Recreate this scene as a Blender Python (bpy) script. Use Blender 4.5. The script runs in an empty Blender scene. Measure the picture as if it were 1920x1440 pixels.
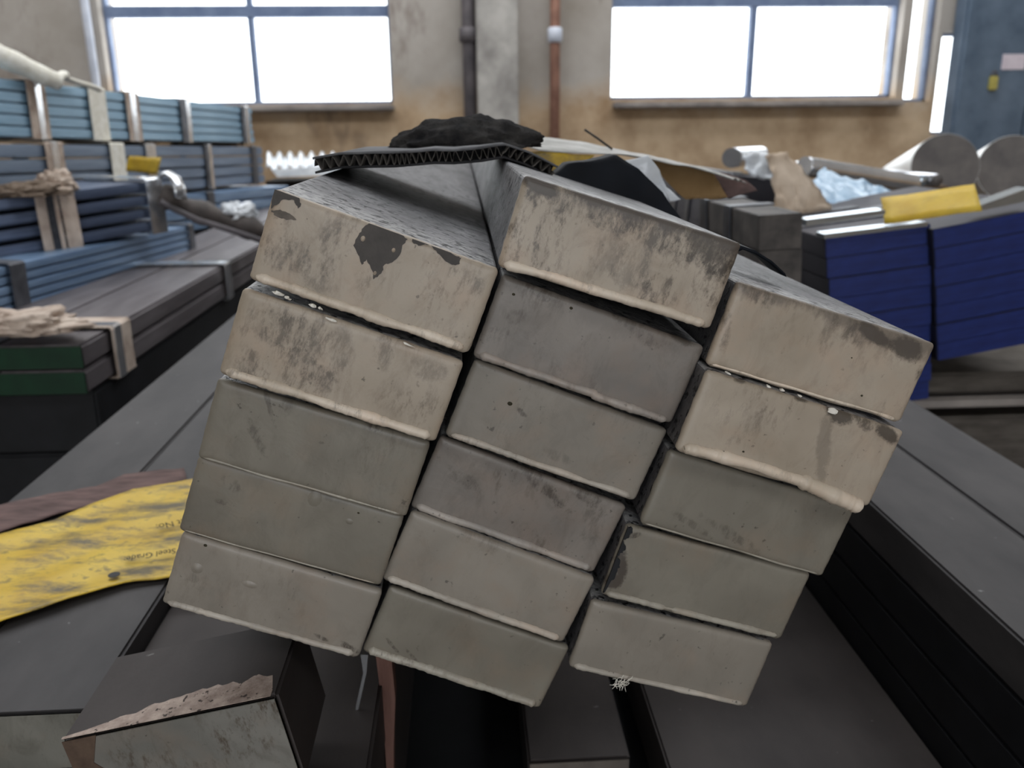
import bpy, bmesh, math, random
from mathutils import Vector, Matrix, noise as mnoise

# ------------------------------------------------------------------ camera
SC = bpy.context.scene
COL = SC.collection
F_PX = 1600.0
DIST = 0.36            # camera to the cut ends of the bundle (along the bars)
CAM = Vector((0.0, -DIST, 1.2))
_p, _t, _r = (math.radians(a) for a in (3.08, 16.75, 0.6))
FW = Vector((math.sin(_p)*math.cos(_t), math.cos(_p)*math.cos(_t), -math.sin(_t)))
_R = Vector((math.cos(_p), -math.sin(_p), 0)); _U = _R.cross(FW)
RT = _R*math.cos(_r) - _U*math.sin(_r); UP = _U*math.cos(_r) + _R*math.sin(_r)
cd = bpy.data.cameras.new('camera'); cam = bpy.data.objects.new('camera', cd); COL.objects.link(cam)
m = Matrix((RT, UP, -FW)).transposed().to_4x4(); m.translation = CAM
cam.matrix_world = m
cd.sensor_fit = 'HORIZONTAL'; cd.sensor_width = 36.0; cd.lens = 36.0*F_PX/1920
cd.clip_start = 0.01; cd.clip_end = 100
cd.dof.use_dof = True; cd.dof.focus_distance = 0.375; cd.dof.aperture_fstop = 14.0
SC.camera = cam

# ------------------------------------------------------------------ world, light, exposure
W = bpy.data.worlds.new('overcast_sky'); SC.world = W; W.use_nodes = True
bg = W.node_tree.nodes['Background']
bg.inputs[0].default_value = (0.94, 0.97, 1.0, 1); bg.inputs[1].default_value = 5.6
vs = SC.view_settings
vs.view_transform = 'Standard'; vs.look = 'None'; vs.gamma = 1; vs.use_curve_mapping = False
vs.exposure = -0.12
SC.cycles.use_denoising = True
SC.cycles.max_bounces = 6; SC.cycles.diffuse_bounces = 4
SC.cycles.sample_clamp_indirect = 6.0

WALL_Y, ROOM_X0, ROOM_X1, ROOM_Y0, CEIL = 6.0, -5.5, 5.0, -6.0, 4.6

def portal(loc, rot, sx, sy):
    l = bpy.data.lights.new('daylight_portal', 'AREA'); l.shape = 'RECTANGLE'; l.size = sx; l.size_y = sy
    l.cycles.is_portal = True
    o = bpy.data.objects.new('daylight_portal', l); COL.objects.link(o); o.location = loc; o.rotation_euler = rot
    return o

# ------------------------------------------------------------------ pixel -> place (real depth)
def ray(x, y): return FW + RT*((x-960)/F_PX) + UP*((720-y)/F_PX)
def at(x, y, Y):                       # on the plane world y = Y
    d = ray(x, y); return CAM + d*((Y-CAM.y)/d.y)
def atd(x, y, dep): return CAM + ray(x, y)*dep
def atz(x, y, h):                      # on the plane h below the camera
    d = ray(x, y); return CAM + d*(-h/d.z)

# ------------------------------------------------------------------ materials
def lin(c):
    return tuple(((v/255)/12.92 if v/255 <= .04045 else ((v/255+.055)/1.055)**2.4) for v in c)+(1,)
class NT:
    def __init__(s, name):
        s.m = bpy.data.materials.new(name); s.m.use_nodes = True; s.t = s.m.node_tree
        s.b = s.t.nodes['Principled BSDF']
        s.tc = s.t.nodes.new('ShaderNodeTexCoord').outputs['Object']
    def L(s, a, b): s.t.links.new(a, b)
    def n(s, ty, **k):
        o = s.t.nodes.new(ty)
        for a, v in k.items(): setattr(o, a, v)
        return o
    def mapping(s, loc=(0,0,0), rot=(0,0,0), scale=(1,1,1), src=None):
        o = s.n('ShaderNodeMapping'); s.L(src or s.tc, o.inputs[0])
        o.inputs[1].default_value = loc; o.inputs[2].default_value = rot; o.inputs[3].default_value = scale
        return o.outputs[0]
    def noise(s, scale, detail=4, rough=.55, vec=None, dist=0):
        o = s.n('ShaderNodeTexNoise'); s.L(vec or s.tc, o.inputs['Vector'])
        o.inputs['Scale'].default_value = scale; o.inputs['Detail'].default_value = detail
        o.inputs['Roughness'].default_value = rough; o.inputs['Distortion'].default_value = dist
        return o.outputs[0]
    def ramp(s, fac, lo, hi, c0=(0,0,0,1), c1=(1,1,1,1)):
        o = s.n('ShaderNodeValToRGB'); s.L(fac, o.inputs[0]); e = o.color_ramp.elements
        e[0].position = lo; e[1].position = hi; e[0].color = c0; e[1].color = c1
        return o.outputs[0]
    def mix(s, fac, a, b, mode='MIX'):
        o = s.n('ShaderNodeMix', data_type='RGBA', blend_type=mode)
        for i, v in ((0, fac), (6, a), (7, b)):
            if hasattr(v, 'is_linked'): s.L(v, o.inputs[i])
            else: o.inputs[i].default_value = v
        return o.outputs[2]
    def math(s, op, a, b=0.0, clamp=False):
        o = s.n('ShaderNodeMath', operation=op, use_clamp=clamp)
        for i, v in ((0, a), (1, b)):
            if hasattr(v, 'is_linked'): s.L(v, o.inputs[i])
            else: o.inputs[i].default_value = v
        return o.outputs[0]
    def bump(s, h, strength=.3, dist=.001):
        o = s.n('ShaderNodeBump'); s.L(h, o.inputs['Height']); o.inputs['Strength'].default_value = strength
        o.inputs['Distance'].default_value = dist; s.L(o.outputs[0], s.b.inputs['Normal'])
    def set(s, color=None, rough=None, metal=None, spec=None):
        for k, v in (('Base Color', color), ('Roughness', rough), ('Metallic', metal), ('Specular IOR Level', spec)):
            if v is None: continue
            if hasattr(v, 'is_linked'): s.L(v, s.b.inputs[k])
            else: s.b.inputs[k].default_value = v
        return s.m

def mottled(name, c0, c1, scale=20, rough=.6, metal=0, spec=.4, bump=0, bdist=.001, bscale=None, stretch=(1,1,1), speck=None, sscale=200, slo=.66, rvar=0):
    t = NT(name); v = t.mapping(scale=stretch)
    n = t.noise(scale, 5, .6, v)
    col = t.ramp(n, .32, .68, lin(c0), lin(c1))
    if speck:
        f = t.ramp(t.noise(sscale, 3, .6), slo, slo+.05)
        col = t.mix(f, col, lin(speck))
    if bump: t.bump(t.noise(bscale or scale*4, 4, .6, v), bump, bdist)
    r = rough
    if rvar:
        rr = t.n('ShaderNodeMapRange'); t.L(n, rr.inputs[0]); rr.inputs[3].default_value = rough-rvar; rr.inputs[4].default_value = rough+rvar
        r = rr.outputs[0]
    return t.set(col, r, metal, spec)

MT = {}
def mill(name, c0, c1, pit, pitlo, rough, bump):
    t = NT(name)
    g = t.noise(170, 6, .7); big = t.noise(22, 4, .6, t.mapping(scale=(1, .35, 1)))
    col = t.ramp(g, .33, .66, lin(c0), lin(c1))
    col = t.mix(t.ramp(big, .42, .7), col, lin(tuple(v*.66 for v in c0)), 'MIX')
    # coarse chalky crust of old paint spatter close to the cut end
    sx = t.n('ShaderNodeSeparateXYZ'); t.L(t.tc, sx.inputs[0])
    yy = t.math('ADD', sx.outputs[1], t.math('MULTIPLY', t.math('SUBTRACT', t.noise(45, 4, .6), .5), .035))
    mr = t.n('ShaderNodeMapRange'); t.L(yy, mr.inputs[0]); mr.inputs[1].default_value = .012; mr.inputs[2].default_value = .05; mr.inputs[3].default_value = 1; mr.inputs[4].default_value = 0
    nz = t.n('ShaderNodeSeparateXYZ'); t.L(t.n('ShaderNodeTexCoord').outputs['Normal'], nz.inputs[0])
    crust = t.math('MULTIPLY', t.math('MULTIPLY', mr.outputs[0], t.ramp(nz.outputs[2], .4, .7)), t.ramp(t.noise(230, 4, .65, t.mapping(loc=(3,9,1))), .40, .56))
    col = t.mix(t.math('MULTIPLY', crust, .8), col, lin((176,174,172)))
    pits = t.ramp(t.noise(150, 4, .65, t.mapping(loc=(7,2,5))), pitlo, pitlo+.05)
    col = t.mix(pits, col, lin(pit))
    t.bump(t.math('SUBTRACT', g, t.math('MULTIPLY', pits, .5)), bump, .0015)
    return t.set(col, rough, .1, .5)
MT['scale'] = mill('mill_scale_steel', (84,83,86), (128,126,127), (24,24,26), .565, .5, 1.0)
MT['plate'] = mottled('oiled_dark_steel', (54,52,53), (80,77,77), 14, .6, .05, .28, .25, .0006, 220, (1,.4,1), (140,140,140), 70, .72, .08)
MT['plate2'] = mottled('dark_brown_steel', (56,51,50), (74,68,66), 12, .6, .05, .25, .25, .0006, 200, (1,.5,1), (120,118,115), 90, .73)
MT['black'] = mottled('black_steel_and_shade', (17,18,21), (28,29,33), 20, .55, .1, .4)
MT['wood'] = mottled('rough_timber', (92,76,62), (128,108,88), 30, .85, 0, .2, .4, .002, 60, (6,1,6))
MT['darkwood'] = mottled('blackened_timber', (40,37,36), (62,58,56), 30, .85, 0, .2, .4, .002, 60, (6,1,6))
MT['greybeam'] = mottled('weathered_grey_beam', (72,67,62), (100,94,88), 14, .85, 0, .2, .4, .002, 50, (1,1,5))
MT['redwood'] = mottled('reddish_wood', (104,76,68), (138,104,94), 30, .85, 0, .2, .4, .001, 60, (3,1,.5))
MT['slat'] = mottled('greyed_brown_paper', (84,70,68), (122,100,96), 26, .9, 0, .2, .4, .001, 120, (1,4,1))
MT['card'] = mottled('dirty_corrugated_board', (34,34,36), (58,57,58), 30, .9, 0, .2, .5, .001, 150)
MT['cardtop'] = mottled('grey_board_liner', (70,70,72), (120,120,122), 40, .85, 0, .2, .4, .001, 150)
MT['lint'] = mottled('dark_lint', (30,30,32), (62,60,58), 90, 1, 0, .1, .8, .002, 300)
MT['blacksheet'] = mottled('black_strap_and_hollow', (6,10,17), (13,18,27), 30, .65, 0, .2, .4, .003, 40)
MT['greywrap'] = mottled('grey_wrapping_paper', (140,138,132), (190,188,184), 30, .7, 0, .3, .3, .001, 90)
MT['tan'] = mottled('tan_kraft_paper', (148,118,78), (178,146,104), 18, .8, 0, .3, .3, .001, 80)
MT['tan2'] = mottled('light_kraft_board', (170,150,130), (214,198,180), 12, .8, 0, .3, .3, .002, 60)
MT['kraft'] = mottled('dusty_kraft_wrap', (156,136,122), (208,192,178), 22, .85, 0, .2, .5, .003, 60)
MT['whiteplastic'] = mottled('clear_white_plastic', (180,186,194), (236,238,240), 14, .25, 0, .5, .5, .004, 30)
MT['windowwhite'] = mottled('window_glare_steel', (224,224,222), (244,243,240), 8, .35, 0, .5)  # white window glare on the round bars, put into their colour
MT['bluefilm'] = mottled('light_blue_plastic_film', (120,150,178), (178,202,222), 12, .2, 0, .6, .5, .004, 26)
MT['strap'] = mottled('bright_steel_strap', (206,208,212), (240,241,243), 30, .2, .85, .5, .2, .001, 60)
MT['darkstrap'] = mottled('dull_steel_strap', (66,68,74), (104,106,112), 30, .4, .7, .5)
MT['sling'] = mottled('cream_webbing', (220,215,200), (244,241,232), 60, .85, 0, .2, .5, .002, 200)
MT['row1'] = mottled('light_blue_grey_steel', (112,146,170), (156,186,206), 6, .4, .25, .5, .1, .001, 40, (8,.6,8))
MT['row2'] = mottled('slate_grey_steel', (96,110,130), (128,142,160), 6, .45, .25, .5, .1, .001, 40, (8,.6,8))
MT['row3'] = mottled('navy_grey_steel', (66,76,98), (112,124,148), 7, .38, .3, .5, .1, .001, 40, (8,.6,8))
MT['row4'] = mottled('blue_oiled_steel', (92,118,150), (132,156,184), 7, .4, .3, .5, .1, .001, 40, (8,.6,8))
MT['row5'] = mottled('grey_brown_steel', (86,80,82), (116,110,112), 9, .42, .2, .5, .1, .001, 40, (4,.6,4))
MT['green'] = mottled('dark_green_end_paint', (10,42,26), (18,62,38), 16, .5, 0, .4)
MT['blue'] = mottled('royal_blue_end_paint', (20,34,92), (30,48,116), 22, .5, 0, .4, .2, .001, 80, (1,1,5))
MT['darkside'] = mottled('dark_grey_bar_steel', (48,48,56), (70,68,74), 10, .5, .2, .4)
MT['brownside'] = mottled('mottled_brown_bar_steel', (50,47,46), (92,86,82), 28, .6, .1, .4)
MT['polished'] = mottled('polished_steel', (190,206,220), (226,234,240), 10, .18, .9, .5)
MT['round'] = mottled('bright_turned_steel', (196,198,204), (228,228,230), 10, .22, .9, .5)
MT['discend'] = mottled('sawn_steel_end', (84,80,80), (116,110,106), 12, .6, .2, .4)
MT['red'] = mottled('red_end_paint', (170,20,40), (200,36,54), 30, .4)
MT['conc'] = mottled('dark_concrete_floor', (62,60,60), (88,86,84), 3, .75, 0, .3, .3, .004, 20)
MT['ceil'] = mottled('grey_ceiling', (86,84,82), (108,106,104), 2, .9)
MT['sill'] = mottled('stained_sill', (118,112,110), (168,160,154), 5, .85, 0, .2, .3, .004, 20)
MT['frame'] = mottled('blue_grey_window_frame', (92,108,140), (122,138,166), 8, .6)
MT['column'] = mottled('pale_grey_concrete_pilaster', (140,136,132), (188,184,178), 5, .85, 0, .2, .3, .005, 12)
MT['pipe'] = mottled('rusty_pipe', (120,86,74), (168,126,108), 8, .6, .2)
MT['pipew'] = mottled('pale_conduit_paint', (186,192,206), (214,218,228), 8, .5)
MT['piped'] = mottled('dark_grey_pipe', (76,72,76), (108,102,104), 8, .6, .2)
MT['cab'] = mottled('blue_grey_enamel', (78,94,112), (106,122,140), 4, .5, 0, .4)
MT['pink'] = mottled('pale_pink_label', (206,194,204), (226,216,224), 12, .7)
MT['brass'] = mottled('yellow_brass', (170,160,84), (206,196,116), 20, .4, .3)
MT['flake'] = mottled('white_paint_flake', (214,208,196), (240,236,226), 200, .7)
MT['grime'] = mottled('dark_bare_patch', (64,60,57), (80,75,71), 90, .6, .1, .4, .3, .0005, 500)
MT['grime2'] = mottled('grey_brown_smear', (84,77,70), (112,103,94), 160, .65, 0, .4, .3, .0005, 500)
MT['bareedge'] = mottled('scraped_pinkish_edge', (140,122,112), (196,178,166), 120, .8, 0, .3, .6, .001, 300, speck=(70,60,56), sscale=260, slo=.6)
MT['ink'] = mottled('black_ink', (44,40,26), (58,52,34), 60, .8)
MT['rag'] = mottled('brown_rag', (88,74,62), (126,110,96), 40, .95)

def wall_mat():
    t = NT('stained_concrete_wall')
    n = t.noise(.9, 6, .62); n2 = t.noise(3.2, 5, .6, t.mapping(loc=(3, 1, 7)))
    up = t.ramp(n, .3, .7, lin((150,142,132)), lin((194,188,182)))
    lo = t.ramp(n2, .3, .72, lin((156,130,102)), lin((210,186,156)))
    sx = t.n('ShaderNodeSeparateXYZ'); t.L(t.tc, sx.inputs[0])
    h = t.math('ADD', sx.outputs[2], t.math('MULTIPLY', t.math('SUBTRACT', n2, .5), .5))
    col = t.mix(t.ramp(h, 0, 1), lo, up)
    # the tan lime wash reaches up to just under the windows
    mr = t.n('ShaderNodeMapRange'); t.L(h, mr.inputs[0]); mr.inputs[1].default_value = 1.28; mr.inputs[2].default_value = 1.55
    col = t.mix(mr.outputs[0], lo, up)
    col = t.mix(t.ramp(t.noise(1.6, 5, .7, t.mapping(loc=(9, 2, 1), scale=(1,1,.5))), .58, .74), col, lin((112,98,88)))
    t.bump(t.noise(14, 5, .6), .3, .01)
    return t.set(col, .9, 0, .2)
MT['wall'] = wall_mat()
def glass_mat():
    t = NT('thin_window_glass'); nt = t.t
    tr = t.n('ShaderNodeBsdfTransparent'); gl = t.n('ShaderNodeBsdfGlossy'); mx = t.n('ShaderNodeMixShader')
    tr.inputs[0].default_value = (.96,.97,.97,1); gl.inputs['Roughness'].default_value = .05; mx.inputs[0].default_value = .06
    t.L(tr.outputs[0], mx.inputs[1]); t.L(gl.outputs[0], mx.inputs[2])
    t.L(mx.outputs[0], nt.nodes['Material Output'].inputs[0]); return t.m
MT['glass'] = glass_mat()

def yellow_mat(name, dirt=.5):
    t = NT(name)
    v = t.mapping(scale=(1, 1, 1))
    n = t.noise(16, 4, .6, v)
    col = t.ramp(n, .3, .7, lin((192,154,34)), lin((216,184,66)))
    d = t.ramp(t.noise(26, 6, .68, t.mapping(loc=(4, 7, 1), rot=(0,0,.28), scale=(.6, 1.6, 1))), .47, .63)
    d2 = t.ramp(t.noise(120, 4, .6), .58, .70)
    col = t.mix(t.math('MULTIPLY', d, dirt), col, lin((96,84,58)))
    col = t.mix(t.math('MULTIPLY', d2, dirt*.7), col, lin((110,96,52)))
    t.bump(t.noise(30, 3, .5, t.mapping(rot=(0,0,.28), scale=(.3, 3, 1))), .35, .002)
    return t.set(col, .45, 0, .4)
MT['yellow'] = yellow_mat('yellow_tag_soiled', 1.0); MT['yellow2'] = yellow_mat('yellow_tag_clean', .2)

def paint_mat(name, c0, c1, seed, smudge=.5, topdirt=0.0, specks=.6, spots=()):
    t = NT(name); rnd = random.Random(seed); off = tuple(rnd.uniform(0, 50) for _ in range(3))
    v = t.mapping(loc=off)
    col = t.ramp(t.noise(20, 3, .5, v, .6), .34, .66, lin(c0), lin(c1))
    warm = t.ramp(t.noise(34, 4, .6, t.mapping(loc=off[::-1])), .5, .75)
    col = t.mix(t.math('MULTIPLY', warm, .45), col, lin((min(255, c1[0]*1.03), c1[1]*.94, c1[2]*.88)))
    # thin brownish wash and dark rubbed streaks, nearly along the short side of the bar
    wash = t.ramp(t.noise(48, 7, .72, t.mapping(loc=off, rot=(0, -.5, 0), scale=(1.5, 1, .8)), .8), .50, .72)
    col = t.mix(t.math('MULTIPLY', wash, .18+.35*smudge), col, lin((c0[0]*.74, c0[1]*.70, c0[2]*.66)))
    fine = t.noise(150, 6, .75, t.mapping(loc=off, rot=(0, -.45, 0), scale=(1.9, 1, .75)))
    area = t.ramp(t.noise(26, 3, .55, t.mapping(loc=(off[1], off[0], 3))), .47, .64)
    sm = t.math('MULTIPLY', t.math('MULTIPLY', t.ramp(fine, .50, .64), area), min(1, smudge*1.1))
    col = t.mix(sm, col, lin((80,69,58)))
    for cx, cz, rx, rz, rot, amt, soft in spots:          # individual marks: grime, and one painted shadow strip
        mp = t.mapping(loc=(-cx, 0, -cz))
        d2 = t.mapping(rot=(0, rot, 0), src=mp); d3 = t.mapping(scale=(1/rx, 0, 1/rz), src=d2)
        ln = t.n('ShaderNodeVectorMath', operation='LENGTH'); t.L(d3, ln.inputs[0])
        f = t.math('ADD', ln.outputs['Value'], t.math('MULTIPLY', t.math('SUBTRACT', t.noise(120, 6, .75, v), .5), 2.2 if soft else 1.7))
        k = t.ramp(f, .62, 1.05, (1,1,1,1), (0,0,0,1))
        if soft: k = t.math('MULTIPLY', k, t.ramp(fine, .40, .58))
        col = t.mix(t.math('MULTIPLY', k, amt), col, lin((74,66,58)))
    sp = t.math('MULTIPLY', t.math('MULTIPLY', t.ramp(t.noise(330, 3, .5, v), .68, .72), t.ramp(t.noise(40, 3, .6, t.mapping(loc=(off[2], 5, off[0]))), .42, .6)), specks)
    col = t.mix(sp, col, lin((46,40,34)))
    if topdirt:
        sx = t.n('ShaderNodeSeparateXYZ'); t.L(t.tc, sx.inputs[0])
        h = t.math('ADD', sx.outputs[2], t.math('MULTIPLY', t.math('SUBTRACT', t.noise(75, 6, .75, t.mapping(loc=off, scale=(1.4, 1, .6))), .5), .018))
        h = t.math('ADD', h, t.math('MULTIPLY', t.math('SUBTRACT', t.noise(17, 2, .5, t.mapping(loc=off[::-1], scale=(1,1,.01))), .5), .03))
        mr = t.n('ShaderNodeMapRange'); t.L(h, mr.inputs[0]); mr.inputs[1].default_value = .0130; mr.inputs[2].default_value = .0175
        mr.inputs[4].default_value = topdirt
        col = t.mix(mr.outputs[0], col, lin((80,72,66)))
    t.bump(t.noise(70, 4, .55, v, .4), .3, .001)
    return t.set(col, .42, 0, .45)

# ------------------------------------------------------------------ mesh helpers
def mesh(name, vs_, fs, smooth=False):
    me = bpy.data.meshes.new(name); me.from_pydata([tuple(v) for v in vs_], [], fs)
    bm = bmesh.new(); bm.from_mesh(me); bmesh.ops.recalc_face_normals(bm, faces=bm.faces); bm.to_mesh(me); bm.free()
    if smooth:
        for p in me.polygons: p.use_smooth = True
    return me
def obj(name, me, mat, parent=None, label=None, cat=None, group=None, kind=None, loc=None, rot=None):
    o = bpy.data.objects.new(name, me); COL.objects.link(o)
    if mat and me and not me.materials: me.materials.append(MT[mat] if isinstance(mat, str) else mat)
    if parent: o.parent = parent
    if loc is not None: o.location = loc
    if rot is not None: o.rotation_euler = rot
    for k, v in (('label', label), ('category', cat), ('group', group), ('kind', kind)):
        if v: o[k] = v
    return o
def empty(name, label, cat, M=None, loc=None, group=None, kind=None):
    o = obj(name, None, None, None, label, cat, group, kind)
    if M is not None: o.matrix_world = M
    if loc is not None: o.location = loc
    return o
def box_me(name, x0, x1, y0, y1, z0, z1, bev=0.0, seg=2):
    bm = bmesh.new()
    c = [bm.verts.new((x, y, z)) for z in (z0, z1) for y in (y0, y1) for x in (x0, x1)]
    for f in ((0,2,3,1),(4,5,7,6),(0,1,5,4),(2,6,7,3),(0,4,6,2),(1,3,7,5)): bm.faces.new([c[i] for i in f])
    if bev: bmesh.ops.bevel(bm, geom=bm.edges[:], offset=bev, segments=seg, affect='EDGES', clamp_overlap=True)
    bmesh.ops.recalc_face_normals(bm, faces=bm.faces)
    me = bpy.data.meshes.new(name); bm.to_mesh(me); bm.free(); return me
def tube_me(name, pts, rad, seg=10, caps=True, squash=None):
    pts = [Vector(p) for p in pts]; n = len(pts); vs_, fs = [], []
    rr = rad if callable(rad) else (lambda i: rad)
    ref = None
    for i, p in enumerate(pts):
        d = (pts[min(i+1, n-1)] - pts[max(i-1, 0)]).normalized()
        if ref is None: ref = Vector((0,0,1)) if abs(d.z) < .8 else Vector((1,0,0))
        a = d.cross(ref).normalized(); b = d.cross(a).normalized(); ref = -b if b.dot(ref) < 0 else b
        for k in range(seg):
            th = 2*math.pi*k/seg
            vs_.append(p + (a*math.cos(th) + b*math.sin(th)*(squash or 1))*rr(i))
    for i in range(n-1):
        for k in range(seg):
            k2 = (k+1) % seg; fs.append((i*seg+k, i*seg+k2, (i+1)*seg+k2, (i+1)*seg+k))
    if caps: fs.append(tuple(range(seg))); fs.append(tuple(range((n-1)*seg, n*seg)))
    return mesh(name, vs_, fs, True)
def prism_me(name, poly, vec, smooth=False):      # closed polygon of points extruded by vec
    poly = [Vector(p) for p in poly]; n = len(poly); v = Vector(vec)
    vs_ = poly + [p+v for p in poly]
    fs = [tuple(range(n)), tuple(range(2*n-1, n-1, -1))] + [(i, (i+1) % n, n+(i+1) % n, n+i) for i in range(n)]
    me = mesh(name, vs_, fs)
    bm = bmesh.new(); bm.from_mesh(me); bmesh.ops.triangulate(bm, faces=[f for f in bm.faces if len(f.verts) > 4]); bm.to_mesh(me); bm.free()
    return me
def sheet_me(name, rows, thick=.0008, amp=0, freq=20, seed=0):     # grid of points -> thin solid sheet, crumpled
    nr, nc = len(rows), len(rows[0]); top = []
    for r in rows:
        for p in r:
            p = Vector(p)
            if amp: p = p + mnoise.noise_vector(p*freq + Vector((seed*7.3, seed*3.1, 0)))*amp
            top.append(p)
    c = (top[1]-top[0]).cross(top[nc]-top[0]).normalized()
    bot = [p + c*thick for p in top]; N = nr*nc; fs = []
    for i in range(nr-1):
        for j in range(nc-1):
            a = i*nc+j; fs += [(a, a+1, a+nc+1, a+nc), (N+a, N+a+nc, N+a+nc+1, N+a+1)]
    edge = [j for j in range(nc)] + [i*nc+nc-1 for i in range(1, nr)] + [(nr-1)*nc+j for j in range(nc-2, -1, -1)] + [i*nc for i in range(nr-2, 0, -1)]
    for a, b in zip(edge, edge[1:]+edge[:1]): fs.append((a, b, N+b, N+a))
    return mesh(name, top+bot, fs, True)
def lerp(a, b, t): return a + (b-a)*t
def pl(pts, t):                                   # point on a polyline, t in 0..1 by index
    n = len(pts)-1; i = min(int(t*n), n-1); u = t*n-i
    return tuple(lerp(pts[i][k], pts[i+1][k], u) for k in range(len(pts[0])))
def basis(o, x, y, z):
    M = Matrix((x, y, z)).transposed().to_4x4(); M.translation = o; return M

# ================================================================== THE ROOM
def cells_wall(name, xs, zs, holes, y0, y1, mat):
    bm = bmesh.new()
    xs = sorted(set(xs + [h[0] for h in holes] + [h[1] for h in holes])); zs = sorted(set(zs + [h[2] for h in holes] + [h[3] for h in holes]))
    def solid(i, j):
        if not (0 <= i < len(xs)-1 and 0 <= j < len(zs)-1): return False
        cx, cz = (xs[i]+xs[i+1])/2, (zs[j]+zs[j+1])/2
        return not any(h[0] < cx < h[1] and h[2] < cz < h[3] for h in holes)
    V = {}
    def v(x, y, z):
        k = (x, y, z)
        if k not in V: V[k] = bm.verts.new(k)
        return V[k]
    for i in range(len(xs)-1):
        for j in range(len(zs)-1):
            if not solid(i, j): continue
            a, b, c, d = xs[i], xs[i+1], zs[j], zs[j+1]
            bm.faces.new((v(a,y0,c), v(b,y0,c), v(b,y0,d), v(a,y0,d))); bm.faces.new((v(a,y1,c), v(a,y1,d), v(b,y1,d), v(b,y1,c)))
            if not solid(i-1, j): bm.faces.new((v(a,y0,c), v(a,y0,d), v(a,y1,d), v(a,y1,c)))
            if not solid(i+1, j): bm.faces.new((v(b,y0,c), v(b,y1,c), v(b,y1,d), v(b,y0,d)))
            if not solid(i, j-1): bm.faces.new((v(a,y0,c), v(a,y1,c), v(b,y1,c), v(b,y0,c)))
            if not solid(i, j+1): bm.faces.new((v(a,y0,d), v(b,y0,d), v(b,y1,d), v(a,y1,d)))
    bmesh.ops.recalc_face_normals(bm, faces=bm.faces)
    me = bpy.data.meshes.new(name); bm.to_mesh(me); bm.free()
    return obj(name, me, mat, kind='structure')

def X(px, py): return at(px, py, WALL_Y).x
def Z(px, py): return at(px, py, WALL_Y).z
WL = (X(196, 110), X(733, 110), Z(465, 196), Z(465, -150))
WR = (X(1146, 110), X(1686, 110), Z(1420, 184), Z(1420, -150))
JAMB_SLIT = (X(1703, 100), at(1718, 100, WALL_Y+.28).x, Z(1706, 190), Z(1710, -150))  # opening that stands in for the sunlit jamb of the right window
SL2 = (X(1757, 150), at(1792, 150, WALL_Y+.28).x, Z(1765, 252), Z(1780, 60))
holes = [WL, WR, JAMB_SLIT, SL2]
cells_wall('wall_back', [ROOM_X0, ROOM_X1], [0, CEIL], holes, WALL_Y, WALL_Y+.28, 'wall')
obj('floor', box_me('floor', ROOM_X0, ROOM_X1, ROOM_Y0, WALL_Y+.28, -.1, 0), 'conc', kind='structure')
SKY = [(-2.4, 2.4, -4.0, -2.8), (-4.5, 4.2, 1.2, 2.6), (-4.5, 4.2, 4.0, 5.4)]      # unseen roof openings, added to light the wall, bar tops and faces
def ceiling():
    xs = sorted({ROOM_X0, ROOM_X1, *[v for h in SKY for v in h[:2]]}); ys = sorted({ROOM_Y0, WALL_Y+.28, *[v for h in SKY for v in h[2:]]})
    vs_, fs = [], []
    for i in range(len(xs)-1):
        for j in range(len(ys)-1):
            cx, cy = (xs[i]+xs[i+1])/2, (ys[j]+ys[j+1])/2
            if any(h[0] < cx < h[1] and h[2] < cy < h[3] for h in SKY): continue
            b0 = len(vs_)
            for z in (CEIL, CEIL+.1): vs_ += [(xs[i],ys[j],z),(xs[i+1],ys[j],z),(xs[i+1],ys[j+1],z),(xs[i],ys[j+1],z)]
            fs += [tuple(b0+q for q in f) for f in ((0,1,2,3),(4,7,6,5),(0,4,5,1),(1,5,6,2),(2,6,7,3),(3,7,4,0))]
    obj('ceiling', mesh('ceiling', vs_, fs), 'ceil', kind='structure')
ceiling()
for h in SKY: portal(((h[0]+h[1])/2, (h[2]+h[3])/2, CEIL+.09), (0, 0, 0), h[1]-h[0], h[3]-h[2])
obj('wall_left', box_me('wall_left', ROOM_X0-.2, ROOM_X0, ROOM_Y0, WALL_Y+.28, 0, CEIL), 'wall', kind='structure')
obj('wall_right', box_me('wall_right', ROOM_X1, ROOM_X1+.2, ROOM_Y0, WALL_Y+.28, 0, CEIL), 'wall', kind='structure')
OPENX, OPENZ = (-1.5, 1.5), (0.0, 2.8)  # unseen opening behind the camera, added to light the painted ends
cells_wall('wall_front', [ROOM_X0, ROOM_X1], [0, CEIL], [(OPENX[0], OPENX[1], OPENZ[0], OPENZ[1])], ROOM_Y0-.25, ROOM_Y0, 'wall')
portal((0, ROOM_Y0-.05, 1.4), (math.radians(90), 0, 0), 3.0, 2.8)

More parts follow.
